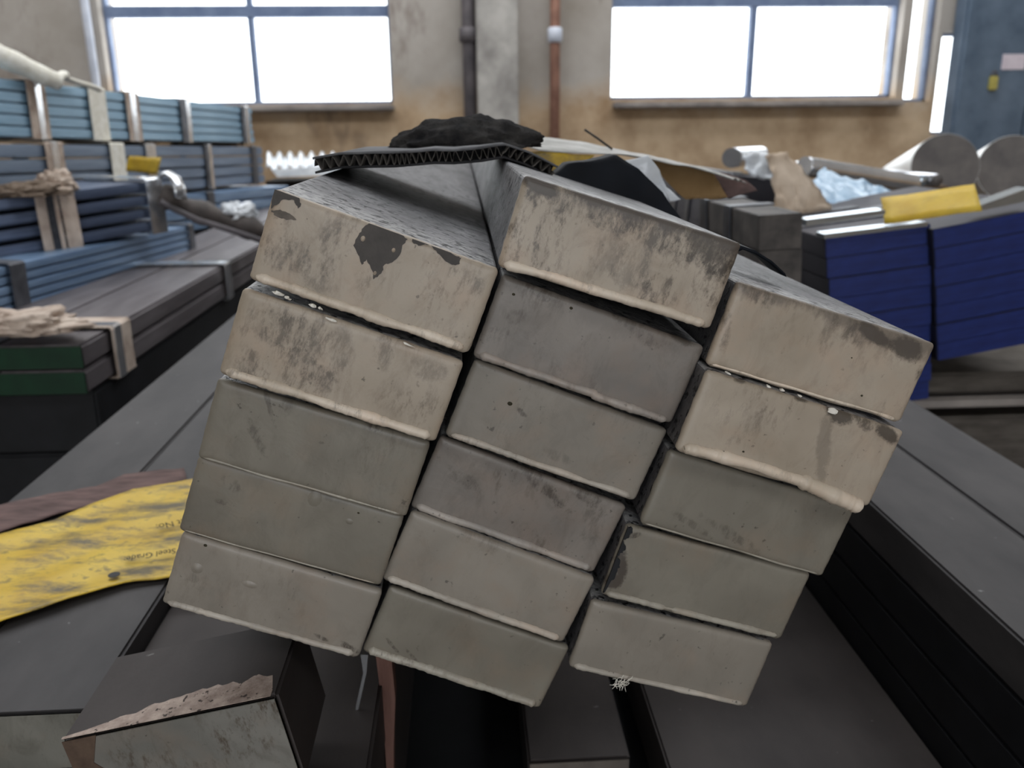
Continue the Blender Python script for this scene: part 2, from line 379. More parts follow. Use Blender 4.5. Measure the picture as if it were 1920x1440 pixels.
def window(n, h, bars_x, bars_z, lights):
    x0, x1, z0, z1 = h; root = obj('window_%d' % n, None, None, kind='structure'); root.location = ((x0+x1)/2, WALL_Y+.12, z0)
    cx = (x0+x1)/2; w = (x1-x0)/2; hh = z1-z0; t = .02
    def bx(nm, a, b, c, d, mat='frame', y0=-.03, y1=.03): return obj(nm, box_me(nm, a, b, y0, y1, c, d), mat, root)
    bx('window_frame', -w, -w+t, 0, hh); bx('window_frame', w-t, w, 0, hh); bx('window_frame', -w, w, 0, t); bx('window_frame', -w, w, hh-t, hh)
    for b, bw in bars_x: bx('mullion', b-cx-bw/2, b-cx+bw/2, t, hh-t)
    for b, bw in bars_z: bx('glazing_bar', -w+t, w-t, b-z0-bw/2, b-z0+bw/2, y0=-.035, y1=.035)
    xs = [-w+t] + [b-cx for b, _ in bars_x] + [w-t]; zz = [t] + [b-z0 for b, _ in bars_z] + [hh-t]
    for i in range(len(xs)-1):
        for j in range(len(zz)-1):
            obj('pane', box_me('pane', xs[i], xs[i+1], -.003, .003, zz[j], zz[j+1]), 'glass', root)
    portal((cx, WALL_Y+.26, (z0+z1)/2), (math.radians(-90), 0, 0), 2*w, hh)
    return root
window(1, WL, [(X(470,110), .04)], [(Z(460, 18), .075)], 0)
window(2, WR, [(X(1417,100), .045)], [(Z(1420, -4), .09)], 0)
window(3, JAMB_SLIT, [], [], 0); window(4, SL2, [], [], 0)
# sills, pilaster and pipes on the wall
def wallbox(name, px0, px1, pz0, pz1, d, mat, n=None, zabs=None):
    x0, x1 = X(px0, 150), X(px1, 150); z0, z1 = zabs or (Z((px0+px1)/2, pz1), Z((px0+px1)/2, pz0))
    return obj(name, box_me(name, x0, x1, WALL_Y-d, WALL_Y, z0, z1, .01), mat, kind='structure')
wallbox('trim_1', 200, 738, 199, 210, .10, 'sill'); wallbox('trim_2', 1148, 1690, 190, 201, .10, 'sill')
wallbox('trim_3', 894, 970, 0, 0, .16, 'column', zabs=(0, CEIL))
for nm, px, r, mt, lab in (('drain_pipe', 880, .045, 'piped', 'dark grey vertical pipe beside the pale wall pilaster'),
                           ('rusty_pipe', 1038, .035, 'pipe', 'reddish rusty vertical pipe on the wall between the windows')):
    x = X(px, 150); root = empty(nm, lab, 'pipe', loc=(x, WALL_Y-.08, 0))
    obj('pipe_run', tube_me('pipe_run', [(0,0,0), (0,0,2), (0,0,CEIL)], r, 14), mt, root)
    zc = Z(px, 68)
    obj('pipe_joint', tube_me('pipe_joint', [(0,0,zc-.05), (0,0,zc-.04), (0,0,zc+.04), (0,0,zc+.05)], lambda i: r*(1.1, 1.45, 1.45, 1.1)[i], 14), 'pipew' if mt == 'pipe' else 'piped', root)
    for z in (.5, 2.6):
        obj('pipe_bracket', box_me('pipe_bracket', -r*1.5, r*1.5, -.02, .08, z-.02, z+.02, .004), 'piped', root)
x = X(176, 90); root = empty('conduit', 'pale vertical conduit left of the left window', 'conduit', loc=(x, WALL_Y-.05, 0))
obj('conduit_run', tube_me('conduit_run', [(0,0,0), (0,0,2), (0,0,CEIL)], .028, 12), 'pipew', root)
for z in (.8, 2.4): obj('conduit_clip', box_me('conduit_clip', -.05, .05, -.005, .05, z-.015, z+.015, .004), 'piped', root)

# ================================================================== THE BUNDLE OF PAINTED BARS
BW, BH, BLEN = .0965, .0385, 2.6
BARS = {  # centre x, centre z (from the camera), tilt, how far the cut end stands back
'L1':(-0.03775,-0.05829,-20.93,-0.0008),'L2':(-0.05370,-0.09799,-20.72,-0.0033),'L3':(-0.06963,-0.13821,-19.65,0.0043),
'L4':(-0.08356,-0.17573,-19.97,0.0085),'L5':(-0.09577,-0.21389,-20.94,0.0078),
'M1':(0.06567,-0.05201,-17.71,-0.0013),'M2':(0.05456,-0.09630,-20.79,0.0074),'M3':(0.04086,-0.13641,-22.21,0.0133),
'M4':(0.02316,-0.17506,-23.67,0.0166),'M5':(0.00800,-0.21124,-24.17,0.0126),'M6':(-0.00414,-0.25188,-23.55,0.0150),
'R1':(0.15770,-0.09832,-18.09,0.0006),'R2':(0.14396,-0.13614,-18.64,-0.0072),'R3':(0.13167,-0.17818,-19.46,0.0051),
'R4':(0.11443,-0.21600,-18.01,0.0083),'R5':(0.09876,-0.25548,-17.13,0.0078)}
TAUPE = ((158,145,128), (176,163,147)); MID = ((128,121,111), (146,138,127)); GREEN = ((115,109,98), (132,126,114)); GREY = ((110,104,98), (132,124,116))  # MID and GREEN: own tints, darkened further for shade on the lower bars
SPEC = {  # paint, smudge, dirt along the top edge, bead radius, label
'L1':(TAUPE,.65,.0,.0019,'cream-painted flat steel bar with a large dark bare patch, top left of the bundle'),
'L2':(TAUPE,.6,.0,.0020,'cream-painted steel bar with brown smudges, second from top in the left column'),
'L3':(GREEN,.35,.0,.0006,'grey-green painted steel bar, third from top in the left column'),
'L4':(GREEN,.2,.0,.0004,'smooth grey-green painted steel bar, fourth from top in the left column'),
'L5':(MID,.2,.0,.0016,'painted steel bar with two paint blisters, bottom of the left column'),
'M1':(TAUPE,.7,.95,.0019,'cream-painted steel bar with grime along its upper edge, top of the middle column'),
'M2':(GREY,.5,.25,.0018,'dull taupe-painted steel bar under a dark wedge gap, second in the middle column'),
'M3':(MID,.25,.0,.0015,'painted steel bar with one black speck, third from top in the middle column'),
'M4':(GREY,.5,.3,.0018,'painted steel bar with black scuff at its upper right, fourth in the middle column'),
'M5':(MID,.15,.0,.0018,'plain painted steel bar, second from bottom of the middle column'),
'M6':(GREEN,.15,.0,.0021,'painted steel bar with cracked bottom bead, lowest of the middle column'),
'R1':(TAUPE,.4,.6,.0010,'cream-painted steel bar with peeled upper right corner, top of the right column'),
'R2':(TAUPE,.35,.0,.0024,'cream-painted steel bar with a thick torn bottom lip in the right column'),
'R3':(GREEN,.15,.0,.0005,'grey-green painted steel bar, middle of the right column'),
'R4':(GREEN,.2,.0,.0016,'painted steel bar with ragged dark left edge, second from bottom of the right column'),
'R5':(MID,.1,.0,.0015,'painted steel bar with a frayed fibre tuft, bottom of the right column')}

def to_local(key, px, py, dy=-.0012):
    cx, cz, a, Y = BARS[key]; P = at(px, py, Y+dy); d = Vector((P.x-cx, P.z-CAM.z-cz)); a = math.radians(a)
    return d.x*math.cos(a)+d.y*math.sin(a), -d.x*math.sin(a)+d.y*math.cos(a)
def round_rect(w, h, r, n=4):
    out = []
    for cx, cz, a0 in ((w/2-r, h/2-r, 0), (-w/2+r, h/2-r, 90), (-w/2+r, -h/2+r, 180), (w/2-r, -h/2+r, 270)):
        for k in range(n+1):
            a = math.radians(a0+90*k/n); out.append((cx+r*math.cos(a), cz+r*math.sin(a)))
    return out
def bar_body(name, w, h, length, r=.0018):
    prof = round_rect(w, h, r, 3); n = len(prof); vs_ = []; ys = [0.0, .0007, length-.0007, length]; ins = [.0007, 0, 0, .0007]
    for y, i in zip(ys, ins): vs_ += [(x*(1-2*i/w), y, z*(1-2*i/h)) for x, z in prof]
    fs = [(i*n+k, i*n+(k+1) % n, (i+1)*n+(k+1) % n, (i+1)*n+k) for i in range(3) for k in range(n)]
    fs += [tuple(range(n)), tuple(range(3*n, 4*n))]
    return mesh(name, vs_, fs)
def end_cap(seed, drip=.0006):
    NX, NZ, r = 64, 28, .0019; vs_, fs = [], []
    w, h = BW*1.004, BH*1.006; sd = Vector((seed*3.7, seed*1.9, seed*.7))
    for j in range(NZ+1):
        for i in range(NX+1):
            u, v = -1+2*i/NX, -1+2*j/NZ
            u = math.sin(u*math.pi/2)*.25+u*.75; v = math.sin(v*math.pi/2)*.25+v*.75
            x, z = u*w/2, v*h/2
            ax, az = abs(x)-(w/2-r), abs(z)-(h/2-r)
            if ax > 0 and az > 0:
                l = math.hypot(ax, az)
                if l > r: x = math.copysign(w/2-r+ax/l*r, x); z = math.copysign(h/2-r+az/l*r, z)
            e = max(abs(u)**40, abs(v)**22)
            y = -.0011*(1-e) - .00022*mnoise.noise(Vector((x*60, 0, z*60))+sd)
            if j == 0: z -= drip*(.5+mnoise.noise(Vector((x*90, 0, 0))+sd)) * (1 if abs(u) < .97 else 0)
            elif j in (1, NZ): z += .0002*mnoise.noise(Vector((x*300, 0, z))+sd)
            if i in (0, NX): x += .00025*mnoise.noise(Vector((0, 0, z*400))+sd)
            vs_.append((x, y, z))
    a = lambda i, j: j*(NX+1)+i
    for j in range(NZ):
        for i in range(NX): fs.append((a(i,j), a(i+1,j), a(i+1,j+1), a(i,j+1)))
    rim = [a(i,0) for i in range(NX+1)] + [a(NX,j) for j in range(1, NZ+1)] + [a(i,NZ) for i in range(NX-1, -1, -1)] + [a(0,j) for j in range(NZ-1, 0, -1)]
    b0 = len(vs_)
    for q in rim: vs_.append((vs_[q][0], .0022+.0009*mnoise.noise(Vector((vs_[q][0]*200, 1, vs_[q][2]*200))+sd), vs_[q][2]))
    n = len(rim)
    for k in range(n): fs.append((rim[k], rim[(k+1) % n], b0+(k+1) % n, b0+k))
    return mesh('painted_end', vs_, fs, True)
def bead(key, rad, seed):
    n = 90; pts = []; sd = Vector((seed*5.1, 0, seed)); rr = []
    for i in range(n+1):
        t = i/n; x = lerp(-BW/2+.0022, BW/2-.0026, t)
        k = 1+.35*mnoise.noise(Vector((x*70, 0, 0))+sd)+.18*mnoise.noise(Vector((x*420, 0, 3))+sd)
        e = min(1, t/.02, (1-t)/.02); r = rad*k*(.35+.65*e)
        dz = .0007*mnoise.noise(Vector((x*45, 2, 0))+sd)
        if key == 'R2':
            if t > .64: r *= 1.35+.2*mnoise.noise(Vector((x*900, 0, 9))); dz -= .0012*(t-.64)/.36*2
            dz += .0012*math.sin(t*4.2)
        if key == 'M2' and t > .60: dz += -.0009
        if key == 'R1': r *= .6+.8*abs(mnoise.noise(Vector((x*35, 4, 0))))
        if key == 'R4' and .33 < t < .38: r *= .55
        pts.append((x, -.0003, -BH/2+rad*.80+dz)); rr.append(r)
    return tube_me('paint_bead', pts, lambda i: rr[i], 10)
body_me = bar_body('flat_bar_body', BW, BH, BLEN)
BAR_OBJ, PM = {}, {}
MARKS = {   # grime marks and one shadow strip: image place, half sizes in metres, turn, strength, broken-up or solid
'L1': [(540,480,.011,.008,.3,.55,1), (622,455,.006,.014,.1,.4,1), (600,520,.008,.008,.3,.5,1), (846,510,.0022,.0030,0,.8,1), (893,535,.004,.006,.3,.5,1), (660,395,.006,.010,0,.35,1)],
'L2': [(535,618,.011,.010,.5,.6,1), (598,630,.005,.014,.2,.55,1), (465,672,.006,.009,.3,.5,1), (575,690,.016,.006,-.35,.5,1), (640,660,.006,.014,.2,.35,1), (720,665,.004,.010,.4,.5,1), (800,690,.010,.006,0,.4,1)],
'L3': [(500,745,.0014,.014,.5,.6,1), (480,820,.010,.003,-.9,.6,1), (705,802,.0060,.0030,-.3,1,1), (540,760,.004,.006,0,.5,1)],
'L4': [(432,905,.006,.003,-.5,.7,1), (415,940,.003,.002,0,.7,1), (620,935,.005,.002,0,.4,1)],
'L5': [(600,1195,.005,.0015,-.3,.8,1), (655,1215,.006,.0022,-.3,1,1), (360,1085,.004,.003,0,.3,1)],
'M1': [(1010,345,.010,.005,-.3,1,0), (1005,362,.006,.006,0,.9,1), (1052,375,.008,.006,-.3,.6,1), (1010,440,.0022,.012,.1,.8,1), (1150,410,.013,.007,-.3,.8,1), (1230,435,.020,.008,-.3,.8,1), (1325,470,.016,.009,-.3,.85,1), (1325,462,.013,.006,-.3,.7,0), (1360,500,.007,.012,-.2,.8,1), (1185,500,.010,.010,0,.4,1), (1210,565,.005,.010,.5,.7,1), (1140,470,.008,.014,0,.35,1)],
'M2': [(1275,630,.009,.0035,-.3,.9,0), (935,625,.009,.004,.6,.6,1), (1010,545,.012,.003,-.3,.6,1), (1180,605,.022,.004,-.35,.6,1), (970,595,.006,.004,.5,.5,1)],
'M3': [(980,775,.004,.0014,-.4,.8,1), (1045,855,.008,.003,-.2,.35,1)],
'M4': [(1010,905,.022,.0035,-.42,.9,1), (1100,930,.012,.004,-.42,.9,1), (870,900,.012,.004,-.2,.4,1), (1110,990,.006,.012,.4,.45,1), (990,1000,.010,.005,-.3,.3,1)],
'M5': [(900,1000,.020,.006,-.3,.25,1)],
'M6': [(735,1210,.006,.0012,-.6,.9,1), (780,1240,.008,.0012,-.6,.9,1)],
'R1': [(1420,545,.014,.005,-.3,.6,1), (1555,620,.004,.012,.1,.35,1), (1600,620,.006,.006,0,.5,1), (1725,700,.0022,.005,.3,.8,1), (1360,620,.003,.010,.2,.6,1), (1700,655,.010,.006,-.3,.9,0), (1640,627,.012,.004,-.3,.9,0)],
'R2': [(1400,800,.004,.016,-.4,.3,1), (1575,775,.008,.005,-.2,.9,0), (1620,790,.008,.003,-.3,.8,1), (1665,815,.007,.004,-.4,.9,0), (1390,712,.0035,.0024,0,.8,0), (1505,748,.004,.0022,0,.8,0), (1545,840,.004,.018,.35,.35,0)],  # last mark is a shadow strip painted onto the face
'R3': [(1300,985,.014,.002,-.3,.45,1), (1380,1010,.020,.003,-.3,.5,1)],
'R4': [(1185,1005,.005,.0016,.5,1,1), (1165,1060,.004,.010,.3,1,0), (1150,1090,.005,.005,.3,1,0)],
'R5': [(1440,1200,.006,.0015,-.3,.7,1)]}
for i, (k, (cx, cz, a, Y)) in enumerate(BARS.items()):
    pal, sm, td, br, lab = SPEC[k]
    o = obj('steel_flat_bar', body_me, 'scale', None, lab, 'steel bar', 'painted bars of the bundle', loc=(cx, Y, CAM.z+cz), rot=(0, -math.radians(a), 0))
    sp_ = []
    for px, py, rx, rz, rot, amt, soft in MARKS.get(k, ()):
        u_, v_ = to_local(k, px, py); sp_.append((u_, v_, rx, rz, rot, amt, soft))
    pm = PM[k] = paint_mat('end_paint_'+k.lower(), pal[0], pal[1], i+1, sm, td, .6, sp_)
    obj('painted_end', end_cap(i+1), pm, o)
    pb = paint_mat('bead_paint_'+k.lower(), tuple(min(255, v*1.1+22) for v in pal[0]), tuple(min(255, v*1.1+32) for v in pal[1]), i+41, .45, 0, .8)  # bead lighter: thick paint, plus the light its upper side catches
    obj('paint_bead', bead(k, br*1.15, i+1), pb, o)
    BAR_OBJ[k] = o
def patch(key, name, pts, mat, th=.0003, jit=.35, sub=4, y=-.00135):
    rnd = random.Random(len(pts)*13+int(pts[0][0])); P = [to_local(key, *p) for p in pts]; out = []
    for (x0, z0), (x1, z1) in zip(P, P[1:]+P[:1]):
        for s in range(sub):
            u = s/sub; j = 0 if s == 0 else jit*.001
            out.append((min(max(lerp(x0, x1, u)+rnd.uniform(-j, j), -BW/2), BW/2), y, min(max(lerp(z0, z1, u)+rnd.uniform(-j, j), -BH/2), BH/2)))
    return obj(name, prism_me(name, out, (0, th, 0)), mat, BAR_OBJ[key])
z7 = lambda L_: [(400+.29167*x, 320+.29167*y) for x, y in L_]
patch('L1', 'bare_patch', z7([(1000,338),(1110,350),(1200,395),(1250,440),(1215,480),(1200,540),(1150,590),(1100,605),(1080,660),(1030,700),(1025,650),(985,570),(955,605),(930,540),(900,480),(935,410),(960,370)]), 'grime')
patch('L1', 'bare_patch', z7([(1270,430),(1320,450),(1385,465),(1500,495),(1560,550),(1595,560),(1585,595),(1545,605),(1490,580),(1440,530),(1395,475),(1330,482),(1290,470)]), 'grime')
patch('L1', 'bare_patch', z7([(395,112),(440,120),(545,165),(565,215),(545,245),(520,190),(450,185),(415,215),(370,245),(375,190)]), 'grime')
patch('L1', 'bare_patch', z7([(372,255),(430,250),(490,275),(535,318),(470,318),(400,290)]), 'grime2')
def spot(key, px, py, r, mat='flake', name='paint_spot', sq=1.0, hgt=.0006):
    x, z = to_local(key, px, py); vs_, fs, n = [(x, -.0013-hgt, z)], [], 12
    for ring, (f, y) in enumerate(((.6, .85), (1, .0))):
        for q in range(n):
            a = 2*math.pi*q/n; vs_.append((x+r*f*math.cos(a), -.0010-hgt*y, z+r*f*sq*math.sin(a)))
    for q in range(n): fs += [(0, 1+q, 1+(q+1) % n), (1+q, 1+n+q, 1+n+(q+1) % n, 1+(q+1) % n)]
    me = mesh(name, vs_, fs, True)
    return obj(name, me, PM[key] if mat == 'own' else mat, BAR_OBJ[key])
spot('L1', 680.6, 447.5, .0013, 'own', sq=1.3); spot('L1', 738, 469, .0011, 'own', sq=1.2); spot('L1', 703, 512, .0009, 'own', sq=1.4)
spot('L5', 369, 1066, .0030, 'own', 'paint_blister', .95, .0006); spot('L5', 468, 1096, .0042, 'own', 'paint_blister', .5, .0004)
spot('L4', 590, 936, .0034, 'own', 'paint_blister', 1.2, .0004); spot('L4', 655, 978, .0022, 'own', 'paint_blister', .8, .0003)
for k, x, y, r in (('M3',956,757,.0013),('L5',385,1023,.0010),('L4',672,962,.0007),('M2',963,552,.0010),('M2',1071,578,.0009),('R1',1597,671,.0006),('R1',1616,742,.0007),('R2',1394,847,.0007),('M4',992,878,.0005)):
    spot(k, x, y, r, 'ink', 'black_speck', .8, .0003)
# grime smears that have their own outlines
patch('R4', 'ragged_edge', [(1170,985),(1186,990),(1180,1005),(1168,1010),(1172,1030),(1158,1040),(1162,1062),(1150,1085),(1134,1108),(1128,1108),(1150,1040)], 'black', th=.001, jit=.8, sub=5, y=-.0022)
# loose white paint flakes caught in the joints, and the fibre tuft
def flakes(key, name, spots, mat='flake'):
    for px, py, w, h, seed in spots:
        rnd = random.Random(seed); x, z = to_local(key, px, py); pts = []
        for q in range(9):
            a = 2*math.pi*q/9; f = rnd.uniform(.55, 1.1); pts.append((x+w*f*math.cos(a), -.0022+rnd.uniform(-.0006, .0006), z+h*f*math.sin(a)-.3*w*math.cos(a)*.3))
        obj(name, prism_me(name, pts, (0, .0006, 0)), mat, BAR_OBJ[key])
flakes('L2', 'paint_flake', [(524,550,.0032,.0009,1),(540,558,.0016,.0008,2),(588,572,.0020,.0009,3),(602,578,.0013,.0007,4),(622,599,.0026,.0006,5),(765,645,.0030,.0005,6)])
flakes('R2', 'paint_flake', [(1558,769,.0036,.0019,7),(1365,699,.0022,.0006,8),(1440,723,.0016,.0006,9),(1465,730,.0016,.0006,10),(1498,741,.0014,.0005,11)])
tf = []; rnd = random.Random(5); cx0, cz0 = to_local('R5', 1163, 1276)
bmv, bmf = [], []
for q in range(26):
    a = rnd.uniform(0, 6.28); l = rnd.uniform(.002, .0055); p = [Vector((cx0+rnd.uniform(-.003,.003), -.003, cz0+rnd.uniform(-.0015,.0015)))]
    for s in range(3): p.append(p[-1]+Vector((math.cos(a)*l/3, rnd.uniform(-.0006,.0002), math.sin(a)*l/3))); a += rnd.uniform(-.9,.9)
    t_ = tube_me('t', p, .00016, 4); b0 = len(bmv); bmv += [v.co.copy() for v in t_.vertices]; bmf += [tuple(b0+i for i in f.vertices) for f in t_.polygons]; bpy.data.meshes.remove(t_)
obj('fibre_tuft', mesh('fibre_tuft', bmv, bmf, True), 'flake', BAR_OBJ['R5'], kind='stuff')

# ================================================================== BARS THE BUNDLE LIES ON
H0 = .316; LT = .0392; SUP = H0+5*LT      # top of the flanking bars, layer step, underside of the pile (below the camera)
def zc(h): return CAM.z-h
def long_bar(name, x0, x1, h, th, yf, length, mat, label, group, cat='steel bar', bev=.002):
    o = obj(name, box_me(name, -(x1-x0)/2, (x1-x0)/2, 0, length, 0, th, bev), mat, None, label, cat, group, loc=((x0+x1)/2, yf, zc(h+th)))
    return o
xl = [-.4150, -.3175, -.2215]; xr = [.3470, .4370, .5280]
yB1 = atz(95, 1335, H0).y
nth = ['top', 'second', 'third', 'fourth', 'lowest']
for c in range(2):
    for l in range(5):
        yf = yB1 if c == 1 else -.55
        o = long_bar('dark_flat_bar', xl[c]+.0006, xl[c+1]-.0006, H0+l*LT, LT-.0006, yf+.003*((l*7) % 3), 3.0, 'plate',
                 '%s dark flat bar of the %s stack left of the painted bundle' % (nth[l], ('outer', 'inner')[c]), 'dark bars flanking the bundle')
        if c == 1 and l < 2:
            w = (xl[2]-xl[1])/2-.001
            obj('painted_end', box_me('painted_end', -w, w, -.0012, 0, .0006, LT-.0012, .0008), paint_mat('old_end_paint_%d' % l, (112,110,102), (134,131,122), 70+l, .8), o)
for c in range(2):
    for l in range(5):
        long_bar('dark_flat_bar', xr[c]+.0006, xr[c+1]-.0006, H0+l*LT, LT-.0006, -.55+.004*((l*5) % 3), 3.0, 'plate' if l == 0 else 'black',  # lower layers near-black: shade of the stack put into the colour
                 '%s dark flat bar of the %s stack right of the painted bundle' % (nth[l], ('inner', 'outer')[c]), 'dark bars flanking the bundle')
# sunken plates between the two flanks
H2 = .331
long_bar('sunken_plate', -.2205, -.0585, H2, .0440, yB1-.10, 2.8, 'plate2', 'dark brown plate under the lower left of the bundle', 'plates under the bundle', 'steel plate')
long_bar('sunken_plate', -.2205, -.0600, H2+.0445, SUP-H2-.0445, yB1-.09, 2.8, 'plate2', 'thick dark billet directly beneath the sunken left plate', 'plates under the bundle', 'steel plate')
H3 = .460
yP1 = atz(1075, 1424, H3).y
p1 = long_bar('sunken_plate', .038, .116, H3, SUP-H3, yP1, 2.4, 'plate2', 'narrow dark plate with a pale end below the middle column', 'plates under the bundle', 'steel plate')
obj('painted_end', box_me('painted_end', -.0385, .0385, -.0012, 0, .001, SUP-H3-.001, .0006), paint_mat('pale_plate_end', (96,90,84), (116,108,100), 91, .6), p1)
long_bar('sunken_plate', .142, .3465, H3, SUP-H3, -.30, 3.0, 'plate2', 'wide dark plate at the lower right below the bundle', 'plates under the bundle', 'steel plate')
long_bar('sunken_plate', -.220, .3465, SUP+.0005, .03, -.25, 2.9, 'black', 'added black plate standing for the shade deep in the gaps under the bundle', 'plates under the bundle', 'steel plate')  # plate added in black so the deep gaps read as shade
# sleepers carrying the whole pile
for yy, w_ in ((.55, 'front'), (1.7, 'rear')):
    n = 4; hh = (zc(SUP)-.031)/n
    for q in range(n):
        obj('timber_sleeper', box_me('timber_sleeper', -.42, .535, -.1, .1, 0, hh-.0008, .006), 'wood', None,
            '%s timber sleeper of the %s pile under the dark bars' % (('lowest', 'second lowest', 'third', 'uppermost')[q], w_), 'timber', 'sleepers under the bars', loc=(0, yy, q*hh))
# dunnage under the bundle itself
for yy, w_ in ((.45, 'near'), (1.8, 'far')):
    obj('dunnage_board', box_me('dunnage_board', -.238, .385, -.05, .05, 0, .0255, .003), 'wood', None, '%s dunnage board lying across the dark bars under the bundle' % w_, 'timber', 'boards under the bundle', loc=(0, yy, zc(H0)+.0002))
    obj('wooden_wedge', prism_me('wooden_wedge', [(-.13, -.05, 0), (.035, -.05, 0), (.035, -.05, .008), (-.13, -.05, .072)], (0, .1, 0)), 'wood', None, '%s wooden wedge between dunnage board and left column' % w_, 'wedge', 'wedges under the bundle', loc=(-.052, yy, zc(H0)+.0262))
# leaning wooden splinter and thin strap hanging below the bundle
def pix_prism(name, pts, Y, depth, mat, label, cat, parent=None, smooth=False, jit=0, group=None):
    P = [at(x_, y_, Y) for x_, y_ in pts]; c = sum(P, Vector())/len(P); c.z = min(p.z for p in P)
    return obj(name, prism_me(name, [p-c for p in P], (0, depth, 0)), mat, parent, label, cat, group, loc=c)
pix_prism('wood_slat', [(704,1225),(733,1225),(741,1310),(738,1400),(738,1500),(728,1500),(718,1340)], .10, .012, 'redwood', 'reddish wooden slat standing below the foot of the middle column', 'wood slat')
pix_prism('loose_strap', [(676,1228),(690,1228),(687,1262),(672,1330),(655,1450),(650,1450),(668,1320),(681,1262)], .075, .002, 'strap', 'thin steel strap dangling under the joint of left and middle columns', 'strap')
# short sawn block, lower left
yb = .4*0; FLT, FRT = atd(115, 1385, .405), atd(520, 1300, .405)
FRT.y = FLT.y
ux = (FRT-FLT).normalized(); uy = Vector((0, 1, 0)); uz = ux.cross(uy).normalized()
if uz.z < 0: uz = -uz
wB = (FRT-FLT).length; hB = .052
root = empty('sawn_block', 'short dark steel block with a pale painted end and scraped edge, lower left', 'steel block', M=basis(FLT-uz*hB, ux, uy, uz))
obj('block_body', box_me('block_body', 0, wB, 0, .066, 0, hB, .0015), 'plate2', root)
obj('painted_end', box_me('painted_end', .0008, wB-.0010, -.0012, .0, .001, hB-.0012, .0006), paint_mat('block_end_paint', (108,106,100), (132,129,122), 81, .9), root)
pts = []
for q in range(41):
    t = q/40; y = (.0005 + .0165*math.sin(min(1, t*1.15)*math.pi*.55)**1.3*(1+.35*mnoise.noise(Vector((t*14, 0, 3))))) if t < .985 else .004
    pts.append((lerp(.0005, wB-.003, t), y, hB+.0004))
obj('scraped_edge', prism_me('scraped_edge', [(p[0], p[1], hB+.0001) for p in pts]+[(wB-.003, -.001, hB+.0001), (.0005, -.001, hB+.0001)], (0, 0, .0003)), 'bareedge', root)
obj('rust_stain', prism_me('rust_stain', [(.0005, -.0016, .001), (.014, -.0016, .001), (.021, -.0016, hB*.45), (.011, -.0016, hB*.7), (.017, -.0016, hB-.001), (.0005, -.0016, hB-.001)], (0, .0004, 0)),
    mottled('rusty_stain', (74,58,48), (98,80,66), 120, .8), root)

# ================================================================== YELLOW TAG AND BROWN STRIP, LEFT
def strip(name, top, bot, h0, nx, ny, mat, label, cat, amp, lift, seed, thick=.0006):
    rows = []
    for j in range(ny+1):
        r = []
        for i in range(nx+1):
            t = i/nx; a = pl(top, t); b = pl(bot, t); v = j/ny
            hh = h0-lift*(.5+.5*math.sin(v*19+t*3))-.0015*math.sin(t*7)
            r.append(atz(lerp(a[0], b[0], v), lerp(a[1], b[1], v), hh))
        rows.append(r)
    c = rows[ny//2][nx//2].copy(); c.z = zc(H0)
    rows = [[p-c for p in r] for r in rows]
    o = obj(name, sheet_me(name, rows, thick, amp, 60, seed), mat, None, label, cat, loc=c)
    return o, rows, c
tag, trow, tc = strip('paper_tag', [(-90,1016),(0,1000),(100,975),(170,945),(250,917),(330,904),(420,884)], [(-90,1192),(0,1165),(130,1120),(230,1092),(310,1083),(350,1076),(420,1064)], H0-.004, 60, 26, 'yellow',
                      'large soiled yellow paper tag lying on dark bars left of the bundle', 'tag', .0008, .0020, 3)
def tag_text(body, px0, py0, px1, py1, size):
    cu = bpy.data.curves.new('t', 'FONT'); cu.body = body; cu.size = 1; cu.extrude = 0.0; cu.offset = .006
    o = bpy.data.objects.new('t', cu); COL.objects.link(o); bpy.context.view_layer.update()
    me = bpy.data.meshes.new_from_object(o.evaluated_get(bpy.context.evaluated_depsgraph_get())); bpy.data.objects.remove(o)
    A, B = atz(px0, py0, H0-.0068), atz(px1, py1, H0-.0068); ax = (B-A).normalized(); ay = Vector((0,0,1)).cross(ax).normalized(); w = max(v.co.x for v in me.vertices)
    s = (B-A).length/w
    for v in me.vertices: v.co = A + ax*(v.co.x*s) + ay*(v.co.y*s*1.7) - tc
    obj('printed_text', me, 'ink', tag)
tag_text('Steel Grade:', 330, 1028, 233, 1044, .006)
tag_text('Heat No:', 372, 967, 292, 984, .006)
A = atz(214, 1078, H0-.0075)-tc
obj('punched_hole', mesh('punched_hole', [A+Vector((.0042*math.cos(q*math.pi/7), .0042*math.sin(q*math.pi/7), .0)) for q in range(14)]+[A+Vector((.0042*math.cos(q*math.pi/7), .0042*math.sin(q*math.pi/7), .0004)) for q in range(14)],
    [tuple(range(14)), tuple(range(14, 28))]+[(q, (q+1) % 14, 14+(q+1) % 14, 14+q) for q in range(14)]), 'black', tag)
strip('brown_strip', [(-60,962),(0,946),(90,926),(180,912),(232,889),(345,876)], [(-60,1010),(0,996),(90,968),(180,944),(240,925),(352,905)], H0-.0032, 40, 8, 'slat', 'crumpled brown-grey paper strip lying behind the yellow tag', 'paper strip', .0012, .0006, 8, .0012)

